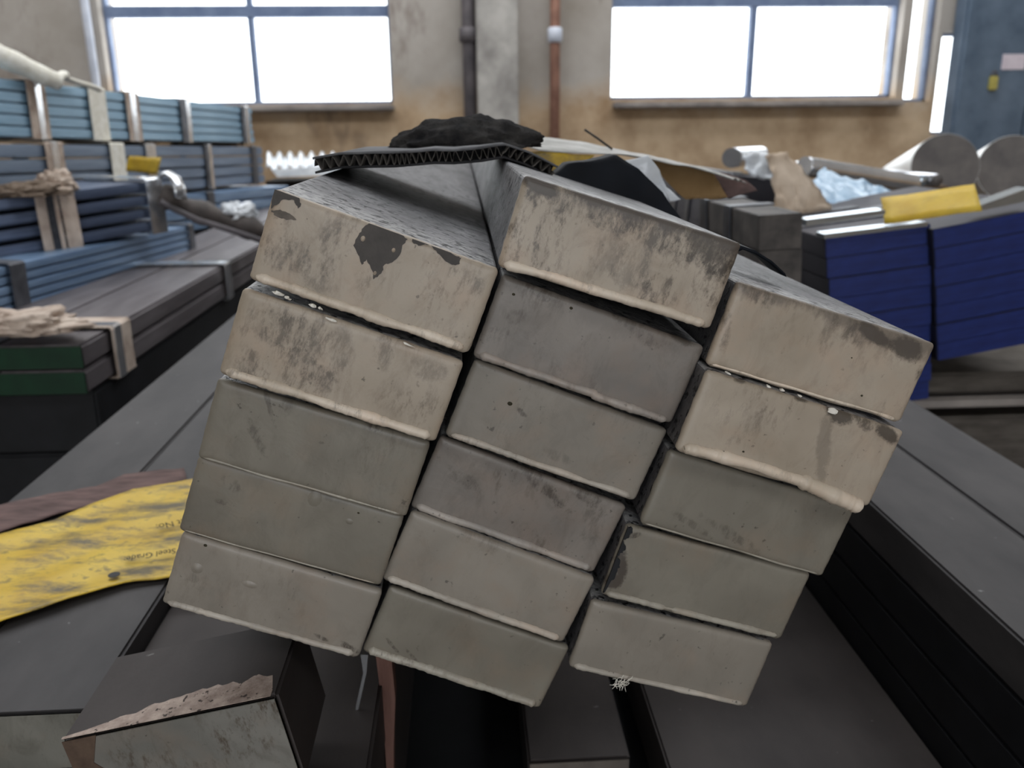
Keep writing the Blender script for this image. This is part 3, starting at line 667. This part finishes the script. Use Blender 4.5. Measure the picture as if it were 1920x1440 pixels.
# ================================================================== CARDBOARD AND WRAPPINGS ON THE BUNDLE
prof = [(592,326),(640,317),(700,315),(742,314),(770,312),(813,307),(851,308),(905,303),(945,297),(985,310),(1034,336)]
Yc0, Yc1 = .115, .165
N = 60; P = []
for i in range(N+1):
    x, y = pl(prof, i/N); P.append(at(x, y, lerp(Yc0, Yc1, min(1, i/N*1.2))))
base = P[N//2].copy(); base.z = min(p.z for p in P)
root = empty('cardboard_strip', 'dark dirty corrugated cardboard strip arched over the top of the bundle', 'cardboard', loc=base)
TH = .0085; DEP = .14
def offs(P, d):
    out = []
    for i, p in enumerate(P):
        t = (P[min(i+1, len(P)-1)]-P[max(i-1, 0)]); nrm = Vector((-t.z, 0, t.x)).normalized(); out.append(p+nrm*d)
    return out
def ply(nm, d0, d1, mat, amp=.0006):
    lo, up = offs(P, d0), offs(P, d1); k = len(P); vs_, fs = [], []
    for s in range(6):
        for p in lo+up: vs_.append(p-base+Vector((0, DEP*s/5 + (.004*mnoise.noise(p*60) if s == 0 else 0), amp*mnoise.noise(p*40+Vector((0, s, 0))))))
    for s in range(5):
        for i in range(k-1):
            for o_ in (0, k): a = s*2*k+o_+i; fs.append((a, a+1, a+2*k+1, a+2*k))
        for i in (0, k-1): a = s*2*k+i; fs.append((a, a+k, a+3*k, a+2*k))
    for s in (0, 5):
        for i in range(k-1): a = s*2*k+i; fs.append((a, a+1, a+k+1, a+k))
    return obj(nm, mesh(nm, vs_, fs, True), mat, root)
ply('bottom_liner', 0, .0012, 'card'); ply('top_liner', TH-.0012, TH, 'cardtop')
lo, up = offs(P, .0011), offs(P, TH-.0011); k = len(P); vs_ = [p-base+Vector((0, q, 0)) for q in (.022, DEP-.004) for p in lo+up]; fs = []
for i in range(k-1):
    fs += [(i, i+1, k+i+1, k+i), (2*k+i, 2*k+i+1, 3*k+i+1, 3*k+i), (i, i+1, 2*k+i+1, 2*k+i), (k+i, k+i+1, 3*k+i+1, 3*k+i)]
obj('dark_filler', mesh('dark_filler', vs_, fs), 'card', root)  # dark filler added between the liners to stop light showing through
fl = []                                     # the wavy flute between the liners
K = 360; pathP = []
for i in range(K+1):
    q = i/K*N; a = min(int(q), N-1); c = P[a].lerp(P[a+1], q-a); t = P[a+1]-P[a]; nrm = Vector((-t.z, 0, t.x)).normalized()
    pathP.append(c+nrm*(TH/2+(TH/2-.0014)*math.sin(i/K*math.pi*2*30))-base)
vs_, fs = [], []
for s in (0.002, DEP):
    for p in pathP: vs_.append(p+Vector((0, s, -.0004)))
    for p in pathP: vs_.append(p+Vector((0, s, .0004)))
k = K+1
for i in range(K): fs += [(i, i+1, 2*k+i+1, 2*k+i), (k+i, k+i+1, 3*k+i+1, 3*k+i), (i, i+1, k+i+1, k+i), (2*k+i, 2*k+i+1, 3*k+i+1, 3*k+i)]
obj('flute', mesh('flute', vs_, fs, True), mottled('dull_kraft_flute', (74,70,66), (98,93,88), 60, .9), root)

def lump(name, c, sx, sy, sz, mat, label, cat, seed, amp=.35, freq=1.6, sub=5, mound=False):
    bm = bmesh.new(); bmesh.ops.create_icosphere(bm, subdivisions=sub, radius=1)
    for v in bm.verts:
        k = 1+amp*mnoise.fractal(v.co*freq+Vector((seed, seed*2, 0)), .8, 2.1, 5)
        zz = max(v.co.z, -.25)
        if mound: zz = max(0, zz)**1.6 - .08
        v.co = Vector((v.co.x*sx, v.co.y*sy, zz*sz))*k
    me = bpy.data.meshes.new(name); bm.to_mesh(me); bm.free()
    for p in me.polygons: p.use_smooth = True
    return obj(name, me, mat, None, label, cat, loc=c)
lump('dirty_rag', at(878, 272, .23), .050, .03, .022, 'lint', 'crumpled dark rag lying on top of the cardboard strip', 'rag', 4, .22, 1.7, 5, True)
# grey wrapping paper arched over the middle column behind the cardboard
def band(name, prof, Y0, Y1, mat, label, cat, amp=.002, seed=0, nx=40, ny=6, thick=.0008, skew=0):
    rows = []
    for j in range(ny+1):
        r = []
        for i in range(nx+1):
            x, y = pl(prof, i/nx); p = at(x, y, Y0+skew*i/nx); p.y += (Y1-Y0)*j/ny; r.append(p)
        rows.append(r)
    c = rows[0][nx//2].copy(); c.z = min(p.z for r in rows for p in r)
    return obj(name, sheet_me(name, [[p-c for p in r] for r in rows], thick, amp, 40, seed), mat, None, label, cat, loc=c)
lo_ = [(968,272),(1010,284),(1060,287),(1115,289),(1160,290),(1220,300),(1290,313),(1370,335)]; hi_ = [(950,259),(1000,261),(1060,262),(1120,272),(1180,285),(1250,299),(1320,316),(1400,343)]
rows = []
for j in range(9):
    r = []
    for i in range(41):
        a_, b_ = pl(lo_, i/40), pl(hi_, i/40); v_ = j/8; r.append(at(lerp(a_[0], b_[0], v_), lerp(a_[1], b_[1], v_), lerp(.34, .48, v_)))
    rows.append(r)
c = rows[0][20].copy(); c.z = min(p.z for r in rows for p in r)
obj('grey_wrapper', sheet_me('grey_wrapper', [[p-c for p in r] for r in rows], .0008, .002, 40, 2), 'greywrap', None, 'grey wrapping paper arched across the back of the middle column', 'wrapping paper', loc=c)
def poly_sheet(name, pts, Y, depth, mat, label, cat, tilt=0.0, n=6, amp=.002, seed=1, parent=None):
    P = [at(x_, y_, Y) for x_, y_ in pts]; c = sum(P, Vector())/len(P); c.z = min(p.z for p in P)
    bm = bmesh.new(); vv = [bm.verts.new(p-c) for p in P]; f = bm.faces.new(vv)
    bmesh.ops.triangulate(bm, faces=[f]); bmesh.ops.subdivide_edges(bm, edges=bm.edges[:], cuts=n, use_grid_fill=True)
    for v in bm.verts: v.co += Vector((0, tilt*v.co.z, 0)) + mnoise.noise_vector(v.co*(.6/amp if amp > .004 else 60)+Vector((seed, 0, 0)))*amp
    r = bmesh.ops.extrude_face_region(bm, geom=bm.faces[:])
    for v in [g for g in r['geom'] if isinstance(g, bmesh.types.BMVert)]: v.co += Vector((0, depth, 0))
    bmesh.ops.recalc_face_normals(bm, faces=bm.faces)
    me = bpy.data.meshes.new(name); bm.to_mesh(me); bm.free()
    for p in me.polygons: p.use_smooth = True
    return obj(name, me, mat, parent, label, cat, loc=c)
poly_sheet('yellow_slip', [(985,282),(1060,286),(1118,290),(1085,310),(1042,330),(1008,304)], .335, .001, 'yellow', 'yellow paper slip hanging under the grey wrapper atop the bundle', 'paper slip', .3)
poly_sheet('dark_hollow', [(1036,336),(1070,312),(1130,298),(1165,294),(1205,318),(1250,362),(1285,420),(1200,398),(1120,372)], .20, .030, 'blacksheet', 'black sheet standing for the dark hollow under the wrapper on the middle column', 'plastic film', .4, 8, .002)  # black sheet in place of the shade inside the wrapper's arch
poly_sheet('white_scrap', [(1140,293),(1175,300),(1220,292),(1240,318),(1235,340),(1275,372),(1255,378),(1225,350),(1195,345),(1172,320)], .30, .001, 'whiteplastic', 'torn white plastic scrap beside the dark hollow', 'plastic scrap', .2, 8, .003)
poly_sheet('kraft_flap', [(1216,296),(1280,306),(1340,322),(1352,345),(1365,372),(1325,368),(1285,374),(1262,352),(1240,325)], .42, .0015, 'tan', 'tan kraft paper flap behind the white scrap on the bundle', 'paper flap', .2)
poly_sheet('kraft_flap', [(1330,318),(1400,336),(1420,356),(1390,366),(1366,372),(1354,346)], .50, .0015, 'slat', 'brown-grey paper flap right of the tan kraft flap', 'paper flap', .2)
root = empty('bent_wire', 'thin dark wire sticking up above the grey wrapper', 'wire', loc=at(1145, 277, .4))
obj('wire', tube_me('wire', [at(1096, 243, .4)-root.location, at(1120, 259, .4)-root.location, at(1148, 280, .4)-root.location], .0009, 8), 'black', root)
band('black_band', [(1376,475),(1392,468),(1420,476),(1450,495),(1475,520)], .05, .075, 'blacksheet', 'black strap curving over the top of the right column', 'strap', .0005, 5, 20, 3, .002)

# ================================================================== LEFT STOCK: STRAPPED BUNDLES
def bundle(name, label, A, B, width, height, nl, nc, mat, straps, ext0=0.0, endmat=None, jit=.004, group='strapped bar bundles on the left', gap=.10, seed=1, tilt_up=True):
    rnd = random.Random(seed)
    d = (B-A).normalized(); A = A - d*ext0; L = (B-A).length
    rt = d.cross(Vector((0,0,1))).normalized(); up = rt.cross(d).normalized()
    root = empty(name, label, 'bar bundle', M=basis(A, rt, d, up), group=group)
    t = height/nl; w = width/nc
    me = box_me('flat_bar', -w+.0006, -.0006, 0, L, t*gap*.5, t*(1-gap*.5), min(t, w)*.12, 2); me.materials.append(MT[mat])
    for i in range(nl):
        for c in range(nc):
            b = obj('flat_bar', me, None, root, loc=(-c*w-rnd.uniform(0, jit), rnd.uniform(-1, 1)*jit*1.5, i*t))
            if endmat and i >= 0:
                obj('painted_end', box_me('painted_end', -w+.001, -.001, -.0015, 0, t*.08, t*.92), endmat, b)
    for st in straps:
        s, wd, smat, th = st[:4]; s += ext0
        lx0, lx1, lz0, lz1 = -width-jit-th, th*.6, -th*.2, height+th*.6
        vs_, fs = [], []; n = 5
        rect = [(lx1, lz0), (lx1, lerp(lz0, lz1, .5)), (lx1, lz1-.004), (lx1-.004, lz1), (lerp(lx0, lx1, .5), lz1+.002), (lx0+.004, lz1), (lx0, lz1-.004), (lx0, lz0)]
        for yy in (s-wd/2, s+wd/2):
            for off in (0, .0018):
                for x_, z_ in rect: vs_.append((x_+(off if x_ > -width/2 else -off), yy+.004*mnoise.noise(Vector((x_*30, z_*30, s*9))), z_+(off if z_ > height*.5 else -off)))
        k = len(rect)
        for q in range(k):
            q2 = (q+1) % k
            fs += [(q, q2, 2*k+q2, 2*k+q), (k+q, k+q2, 3*k+q2, 3*k+q), (q, q2, k+q2, k+q), (2*k+q, 2*k+q2, 3*k+q2, 3*k+q)]
        nm = {'kraft': 'paper_wrap', 'sling': 'webbing_band', 'whiteplastic': 'paper_wrap'}.get(smat, 'steel_strap')
        obj(nm, mesh(nm, vs_, fs), smat, root)
    return root, d, rt, up, L, A
# topmost row
A1, B1_ = atd(0, 257, 2.09), atd(478, 268, 3.60)
def s_at(A, B, px, py, dep): return (atd(px, py, dep)-A).dot((B-A).normalized())
L1len = (B1_-A1).length
def dep_on(A, B, px):                     # distance along the edge A-B where it crosses image column px
    lo, hi = -1.0, (B-A).length+1.0; d = (B-A).normalized()
    for _ in range(40):
        mid = (lo+hi)/2; v = A+d*mid-CAM; x = 960+F_PX*v.dot(RT)/v.dot(FW)
        if x < px: lo = mid
        else: hi = mid
    return (lo+hi)/2
r1 = [dep_on(A1, B1_, q) for q in (78, 190, 255, 352, 462)]
bundle('bar_bundle', 'light blue strapped bar bundle on top of the left stacks', A1, B1_, .30, .140, 5, 3, 'row1',
       [(r1[0], .075, 'kraft', .004), (r1[0]+.005, .022, 'strap', .007), (r1[1], .085, 'sling', .006), (r1[2], .075, 'kraft', .004), (r1[2], .03, 'strap', .007), (r1[3], .07, 'darkstrap', .004), (r1[3]+.02, .03, 'strap', .006), (r1[4], .06, 'darkstrap', .004), (r1[4]+.02, .03, 'strap', .006)], .6, seed=1)
A2, B2_ = A1+Vector((.015, 0, -.165)), B1_+Vector((.03, 0, -.165))
r2 = [dep_on(A2, B2_, q) for q in (113, 228, 290, 395, 480)]
bundle('bar_bundle', 'slate grey bar bundle directly under the topmost light blue one', A2, B2_, .30, .150, 4, 3, 'row2',
       [(r2[0], .075, 'kraft', .006), (r2[0], .025, 'strap', .009), (r2[1], .075, 'sling', .007), (r2[2], .06, 'strap', .005), (r2[3], .05, 'darkstrap', .004), (r2[3]+.015, .025, 'strap', .006), (r2[4], .05, 'darkstrap', .004)], .6, seed=2)
A2b, B2b = A2+Vector((.03, 0, -.135)), B2_+Vector((.10, 0, -.135))
bundle('bar_bundle', 'dim blue bar bundle below the slate grey one, mostly hidden by the ribbed bundle', A2b, B2b, .26, .125, 3, 2, 'row4', [(dep_on(A2b, B2b, 400), .05, 'darkstrap', .004)], -.5, seed=6)
dv = (B1_-A1).normalized(); rv = dv.cross(Vector((0,0,1))).normalized()
for q, s in enumerate((-.3, .75, 1.45)):
    p = A1+dv*s-Vector((0,0,.0146))
    obj('spacer_batten', box_me('spacer_batten', -.30, -.01, -.03, .03, 0, .0140), 'wood', None, '%s thin batten between the two upper left bundles' % ('nearest', 'middle', 'farthest')[q], 'timber', 'battens between bundles', loc=p, rot=(0, 0, math.atan2(rv.y, rv.x)))
    p2 = A2b+dv*(s if s > 0 else .58)
    obj('support_post', box_me('support_post', -.28, -.03, -.05, .05, -p2.z+.001, -.004), 'darkwood', None, '%s timber post carrying the dim blue bundle' % ('nearest', 'middle', 'farthest')[q], 'timber', 'posts under the upper bundles', loc=p2, rot=(0, 0, math.atan2(rv.y, rv.x)))
# third row with deep ribs
A3, B3 = atd(0, 490, 1.66), atd(318, 431, 2.02)
r3 = [dep_on(A3, B3, q) for q in (103, 140, 318)]
bundle('bar_bundle', 'ribbed navy grey bar bundle with paper wrap, third level on the left', A3, B3, .24, .118, 4, 2, 'row3',
       [(r3[0], .05, 'kraft', .005), (r3[0]+.005, .016, 'darkstrap', .008), (r3[1], .035, 'kraft', .006), (r3[2]-.03, .045, 'strap', .005)], .35, jit=.012, gap=.3, seed=3)
# fourth row, blue
A4, B4 = atd(40, 584, 1.55), atd(366, 482, 2.30)
r4 = [dep_on(A4, B4, q) for q in (42, 362)]
bundle('bar_bundle', 'blue oiled bar bundle just above the grey green-ended bundle', A4, B4, .10, .085, 5, 1, 'row4',
       [(r4[0], .045, 'darkstrap', .005), (r4[1], .03, 'darkstrap', .005)], .4, gap=.16, jit=.003, seed=4)
# fifth row, green ends
A5 = atd(168, 742, 1.28); B5 = A5+Vector((0.02, 2.3, .0))
r5 = [dep_on(A5, B5, q) for q in (226, 430)]
bundle('bar_bundle', 'grey-brown bar bundle with dark green painted ends, lowest on the left', A5, B5, .26, .078, 2, 2, 'row5',
       [(r5[0]+.02, .075, 'kraft', .004), (r5[0], .026, 'strap', .007), (r5[1], .045, 'strap', .005)], 0, 'green', .004, gap=.06, seed=5)
for q, (AA, s0, s1, lab) in enumerate(((A3, .15, 1.0, 'ribbed navy'), (A4, .1, .9, 'blue oiled'))):
    BB = (B3, B4)[q]; d_ = (BB-AA).normalized(); r_ = d_.cross(Vector((0,0,1))).normalized(); L_ = (BB-AA).length
    for w_, s in (('near', 0), ('far', L_*.8)):
        p = AA+d_*s; zb = p.z-.002
        obj('support_post', box_me('support_post', *((-.235, -.16) if q == 0 else (-.095, -.035)), -.04, .04, -zb, 0), 'darkwood', None, '%s timber post under the %s bundle' % (w_, lab), 'timber', 'posts under the lower bundles', loc=(p.x, p.y, zb), rot=(0, 0, math.atan2(r_.y, r_.x)))
# added black bars keep the shaded gap under the green-ended bundle dark
for l in range(3):
    obj('dark_bar_pile', box_me('dark_bar_pile', -.235, -.005, .03, 2.3, 0, .097, .004), 'black', None, '%s added black bar filling the shaded gap under the green-ended bundle' % ('upper', 'middle', 'lower')[l], 'steel bar', 'added black bars under the green-ended bundle', loc=(A5.x, A5.y, A5.z-.1*(l+1)))
zb = A5.z-.3
for w_, yy in (('near', .3), ('far', 1.8)):
    obj('support_post', box_me('support_post', -.28, -.02, -.06, .06, 0, zb-.001), 'darkwood', None, '%s timber block under the black bar pile' % w_, 'timber', 'posts under the lower bundles', loc=(A5.x, A5.y+yy, 0))
# cream lifting sling on the top bundle
root = empty('lifting_sling', 'thick cream webbing sling lying on the topmost left bundle', 'sling', loc=atd(60, 150, 2.1))
o0 = root.location
pp = [(-60,72),(0,105),(40,122),(80,142),(108,152)]
obj('sling_roll', tube_me('sling_roll', [atd(*pl(pp, i/24), 2.08+.15*i/24)-o0 for i in range(25)], lambda i: .034-.008*i/24+.0012*math.sin(i*.8), 14, squash=.85), 'sling', root)
pp = [(104,152),(118,140),(126,148),(150,156),(175,163),(186,168)]
obj('sling_tail', tube_me('sling_tail', [atd(*pl(pp, i/24), 2.22+.2*i/24)-o0 for i in range(25)], lambda i: .010+.006*math.exp(-((i-5)/2.0)**2), 10, squash=.7), 'sling', root)
# tags, rags and a cross beam among the left bundles
def flat_tag(name, pts, dep, mat, label, cat, th=.001):
    P = [atd(x_, y_, d_) for (x_, y_), d_ in zip(pts, dep)]; c = sum(P, Vector())/4; c.z = min(p.z for p in P)
    rows = [[P[0].lerp(P[1], i/8).lerp(P[3].lerp(P[2], i/8), j/4)-c for i in range(9)] for j in range(5)]
    return obj(name, sheet_me(name, rows, th, .002, 25, 3), mat, None, label, cat, loc=c)
flat_tag('yellow_tag', [(242,293),(302,296),(294,328),(237,320)], (2.30, 2.42, 2.42, 2.30), 'yellow2', 'small yellow tag hanging on the slate grey bundle', 'tag')
flat_tag('yellow_tag', [(1651,371),(1827,345),(1841,394),(1660,421)], (1.30, 1.24, 1.21, 1.27), 'yellow2', 'bright yellow rectangular tag lying above the blue bar ends', 'tag')
lump('paper_scrap', atd(40, 362, 1.72), .085, .05, .020, 'rag', 'crumpled brown paper on top of the ribbed bundle', 'paper', 7, .5, 2.0)
lump('paper_scrap', atd(108, 348, 1.80), .035, .03, .030, 'kraft', 'torn kraft paper sticking up at the ribbed bundle wrap', 'paper', 9, .5, 2.0)
lump('paper_scrap', atd(45, 612, 1.28), .085, .05, .022, 'kraft', 'crumpled pale paper lying over the green bar ends', 'paper', 11, .45, 1.8)
lump('paper_scrap', atd(447, 402, 2.08), .045, .04, .030, 'whiteplastic', 'crumpled white film by the far end of the dark cross beam', 'plastic film', 13, .4, 1.8)
root = empty('cross_beam', 'dark bent beam slanting down beside the ribbed bundle', 'beam', loc=atd(400, 400, 2.05)); o0 = root.location
pp = [(300,362),(330,378),(370,396),(420,412),(470,428),(505,442)]
obj('beam_body', tube_me('beam_body', [atd(*pl(pp, i/20), 1.98+.12*i/20)-o0 for i in range(21)], lambda i: .024+.006*math.sin(i*.9), 8), mottled('dark_brown_beam', (58,52,50), (92,84,80), 20, .7), root)
obj('beam_edge', tube_me('beam_edge', [atd(x_, y_+16, 1.96+.12*i/5)-o0 for i, (x_, y_) in enumerate(pp)], .008, 6), 'piped', root)
root = empty('strap_end', 'bright steel strap end curling over the ribbed bundle tip', 'strap', loc=atd(325, 350, 1.99)); o0 = root.location
obj('strap_curl', tube_me('strap_curl', [atd(x_, y_, 1.97)-o0 for x_, y_ in ((300,330),(315,325),(328,334),(336,350),(340,372))], .018, 10, squash=.4), 'strap', root)
# pale corrugated panel far behind
root = empty('corrugated_panel', 'white corrugated panel lying far behind the bundle below the left window', 'panel', loc=atd(560, 330, 4.6)); o0 = root.location
rows = []
for j in range(5):
    r = []
    for i in range(81):
        r.append(atd(lerp(500, 640, i/80), lerp(318, 290, j/4), lerp(4.3, 4.9, j/4))-o0+Vector((0, 0, .018*math.sin(i/80*2*math.pi*7))))
    rows.append(r)
obj('panel_sheet', sheet_me('panel_sheet', rows, .004), 'whiteplastic', root)
obj('panel_edge', prism_me('panel_edge', [atd(x_, y_, 4.25)-o0 for x_, y_ in ((508,318),(640,310),(640,328),(520,332))], (0, .05, 0)), 'whiteplastic', root)
obj('panel_stand', box_me('panel_stand', -.2, .2, .1, .4, -o0.z, -.03), 'darkwood', root)

# ================================================================== RIGHT STOCK: BLUE-ENDED BUNDLES AND ROUNDS
def end_bundle(label, tl, tr, bl_h, dep, nl, seed, mat, endmat, group, length=1.6, nc=1):
    TL, TR = atd(tl[0], tl[1], dep), atd(tr[0], tr[1], dep); TR.y = TL.y
    ux = (TR-TL).normalized(); uz = Vector((-ux.z, 0, ux.x)); w = (TR-TL).length; h = bl_h*dep/F_PX; t = h/nl
    root = empty('blue_end_bundle' if endmat == 'blue' else 'dark_bar_stack', label, 'bar bundle', M=basis(TL-uz*h, ux, Vector((0,1,0)), uz), group=group)
    rnd = random.Random(seed)
    me = box_me('flat_bar', 0, w, 0, length, .0002, t-.0002, .0012); me.materials.append(MT[mat])
    pe = box_me('painted_end', .0006, w-.0006, -.0015, 0, .0005, t-.0005, .0006); pe.materials.append(MT[endmat])
    for i in range(nl):
        b = obj('flat_bar', me, None, root, loc=(rnd.uniform(-.0015, .0015), rnd.uniform(-.003, .003), i*t))
        obj('painted_end', pe, None, b)
    for s in (.12, .25):
        obj('steel_strap', box_me('steel_strap', -.004, w+.004, s, s+.03, h, h+.002), 'darkstrap', root)
        obj('steel_strap', box_me('steel_strap', -.0045, -.0025, s, s+.03, 0, h), 'darkstrap', root)
    return root
end_bundle('left of the two royal blue ended bar bundles, behind the right column', (1549,447), (1749,419), 350, 1.27, 9, 1, 'darkside', 'blue', 'blue-ended bundles', .42)
end_bundle('right of the two royal blue ended bar bundles, at the frame edge', (1748,430), (1990,383), 262, 1.26, 7, 2, 'darkside', 'blue', 'blue-ended bundles', .42)
end_bundle('dark bar stack between the bundle wrappings and the blue ends', (1330,326), (1462,336), 140, 1.85, 3, 3, 'darkside', 'darkside', 'dark stacks at the right', .9)
end_bundle('mottled brown bar stack just left of the blue ends', (1424,404), (1508,399), 200, 1.16, 3, 4, 'brownside', 'brownside', 'dark stacks at the right', .3)
# timbers below the blue ends
def px_beam(name, x0, x1, y0, y1, dep, thick, mat, label, group='beams under the blue bundles'):
    A_, B_ = atd(x0, y1, dep), atd(x1, y1, dep); h = (y1-y0)*dep/F_PX
    return obj(name, box_me(name, 0, B_.x-A_.x, 0, thick, 0, h, .004), mat, None, label, 'beam', group, loc=(A_.x, A_.y, A_.z))
px_beam('timber_beam', 1500, 2080, 706, 745, 1.42, .5, 'greybeam', 'upper brown timber beam under the right blue bundle')
px_beam('timber_beam', 1500, 2080, 752, 774, 1.46, .5, 'sill', 'middle pale beam under the right blue bundle')
px_beam('timber_beam', 1500, 2080, 784, 900, 1.52, .5, 'greybeam', 'lower deep beam under the right blue bundle')
b_ = atd(1790, 900, 1.52)
obj('support_block', box_me('support_block', -.12, .5, .05, .40, 0, b_.z-.001), 'conc', None, 'concrete block carrying the beams at the right', 'block', loc=(b_.x, b_.y, 0))
# polished flats and film on top of the blue bundles
for nm, pts, lab in (('polished_flat', [(1512,424),(1660,402),(1660,393),(1512,412)], 'polished flat bar lying left of the yellow tag'),
                     ('polished_flat', [(1545,448),(1740,424),(1740,416),(1545,439)], 'thin polished strip along the top edge of the left blue bundle'),
                     ('polished_flat', [(1836,396),(1930,376),(1930,352),(1836,386)], 'grey polished strip right of the yellow tag')):
    pix_prism(nm, pts, atd(1600, 410, 1.25).y, .03, 'polished', lab, 'steel strip', group='polished strips on the blue bundles')
poly_sheet('blue_film', [(1528,352),(1575,342),(1605,322),(1628,338),(1680,352),(1720,372),(1650,388),(1560,398),(1540,380)], 1.25, .002, 'bluefilm', 'light blue plastic film crumpled behind the yellow tag', 'plastic film', 2.0, 7, .008)
poly_sheet('kraft_board', [(1458,292),(1500,288),(1524,318),(1548,362),(1566,398),(1500,404),(1460,402),(1462,345)], 1.15, .004, 'tan2', 'pale tan cardboard sheet leaning in front of the blue film', 'cardboard', .6, 6, .006)
poly_sheet('white_film', [(1400,292),(1440,284),(1462,290),(1464,335),(1430,338),(1400,320)], 1.30, .002, 'whiteplastic', 'wrinkled white film left of the tan cardboard', 'plastic film', .6, 6, .008)
def rod(name, px0, py0, d0, px1, py1, d1, r, mat, label, cat, endmat=None, group=None):
    A_, B_ = atd(px0, py0, d0), atd(px1, py1, d1); root = empty(name, label, cat, loc=A_, group=group)
    d = (B_-A_); n = d.normalized()
    obj('rod_body', tube_me('rod_body', [Vector((0,0,0)), d*.02, d*.98, d], r, 28), mat, root)
    if endmat: obj('rod_end', tube_me('rod_end', [n*-.002, n*.0], r*.985, 28), endmat, root)
    for me in (root.children[0].data,):
        for p in me.polygons: p.use_smooth = len(p.vertices) == 4
    return root
rod('chrome_rod', 1508, 312, 1.75, 1712, 344, 1.95, .020, 'round', 'bright rod lying behind the light blue film', 'rod')
rod('chrome_rod', 1372, 296, 1.9, 1425, 290, 2.3, .022, 'round', 'short bright rod behind the grey wrapper', 'rod')
for q, (px, mt, lab) in enumerate(((1680, 'discend', 'grey-ended slim rod, leftmost behind the yellow tag'), (1702, 'red', 'slim rod with a red painted end behind the yellow tag'), (1730, 'polished', 'slim rod with a silvery end behind the yellow tag'), (1757, 'discend', 'slim rod nearest the big round under the door'))):
    A_ = atd(px+(-6 if q == 0 else 0)+(4 if q == 1 else 0), 338, 2.1); root = empty('slim_rod', lab, 'rod', loc=A_, group='slim rods')
    obj('rod_body', tube_me('rod_body', [(0,0,0), (0,.4,0), (0,.9,0)], .015, 16), 'round', root); obj('rod_end', tube_me('rod_end', [(0,-.002,0), (0,0,0)], .0147, 16), mt, root)
for px, py, lab in ((1772, 313, 'left large round steel bar with sawn grey end below the cabinet'), (1898, 316, 'right large round steel bar with sawn grey end at the frame edge')):
    A_ = atd(px, py, 2.6); root = empty('round_bar', lab, 'round bar', loc=A_, group='large round bars')
    d = atd(px-78, py+40, 3.0)-A_; n_ = d.normalized()
    o = obj('bar_body', tube_me('bar_body', [d*0, d*.02, d*.5, d], .100, 48), 'windowwhite', root)
    o2 = obj('sawn_end', tube_me('sawn_end', [n_*-.003, d*0], .0985, 48), 'discend', root)
    for o_ in (o, o2):
        for p in o_.data.polygons: p.use_smooth = len(p.vertices) == 4
zr = atd(1772, 313, 2.6)
obj('round_cradle', box_me('round_cradle', -.35, .45, .05, .45, 0, zr.z-.215, .005), 'wood', None, 'timber cradle under the two large round bars', 'timber', loc=(zr.x, zr.y, 0))
b_ = atd(1718, 338, 2.1)
obj('rod_shelf', box_me('rod_shelf', -.09, .10, .02, .30, 0, b_.z-.0155, .004), 'wood', None, 'timber block under the four slim rods', 'timber', loc=(b_.x, b_.y, 0))
# blue-grey cabinet on the right
CY = 5.80
c0 = at(1800, 150, CY); c1 = at(2060, 150, CY)
root = empty('steel_cabinet', 'blue-grey steel cabinet with a padlock and pink label, upper right', 'cabinet', loc=(c0.x, CY, 0))
cw = c1.x-c0.x
obj('cabinet_body', box_me('cabinet_body', 0, cw, .03, .18, 0, 2.9, .01), 'cab', root)
for q in range(2): obj('cabinet_door', box_me('cabinet_door', .01+q*cw/2, cw/2-.004+q*cw/2, 0, .03,   .08, 2.86, .006), 'cab', root)
pp = at(1896, 115, CY-.02)
obj('door_label', box_me('door_label', at(1882,115,CY-.02).x-c0.x, at(1925,115,CY-.02).x-c0.x, -.004, 0, at(1900,130,CY-.02).z, at(1900,101,CY-.02).z), 'pink', root)
lk = at(1863, 155, CY-.02)
obj('padlock', box_me('padlock', lk.x-c0.x-.03, lk.x-c0.x+.03, -.03, 0, lk.z-.05, lk.z+.045, .008), 'brass', root)
obj('hasp', tube_me('hasp', [(lk.x-c0.x+.02*math.cos(a/8*math.pi), -.015, lk.z+.045+.03*math.sin(a/8*math.pi)) for a in range(9)], .006, 8), 'piped', root)
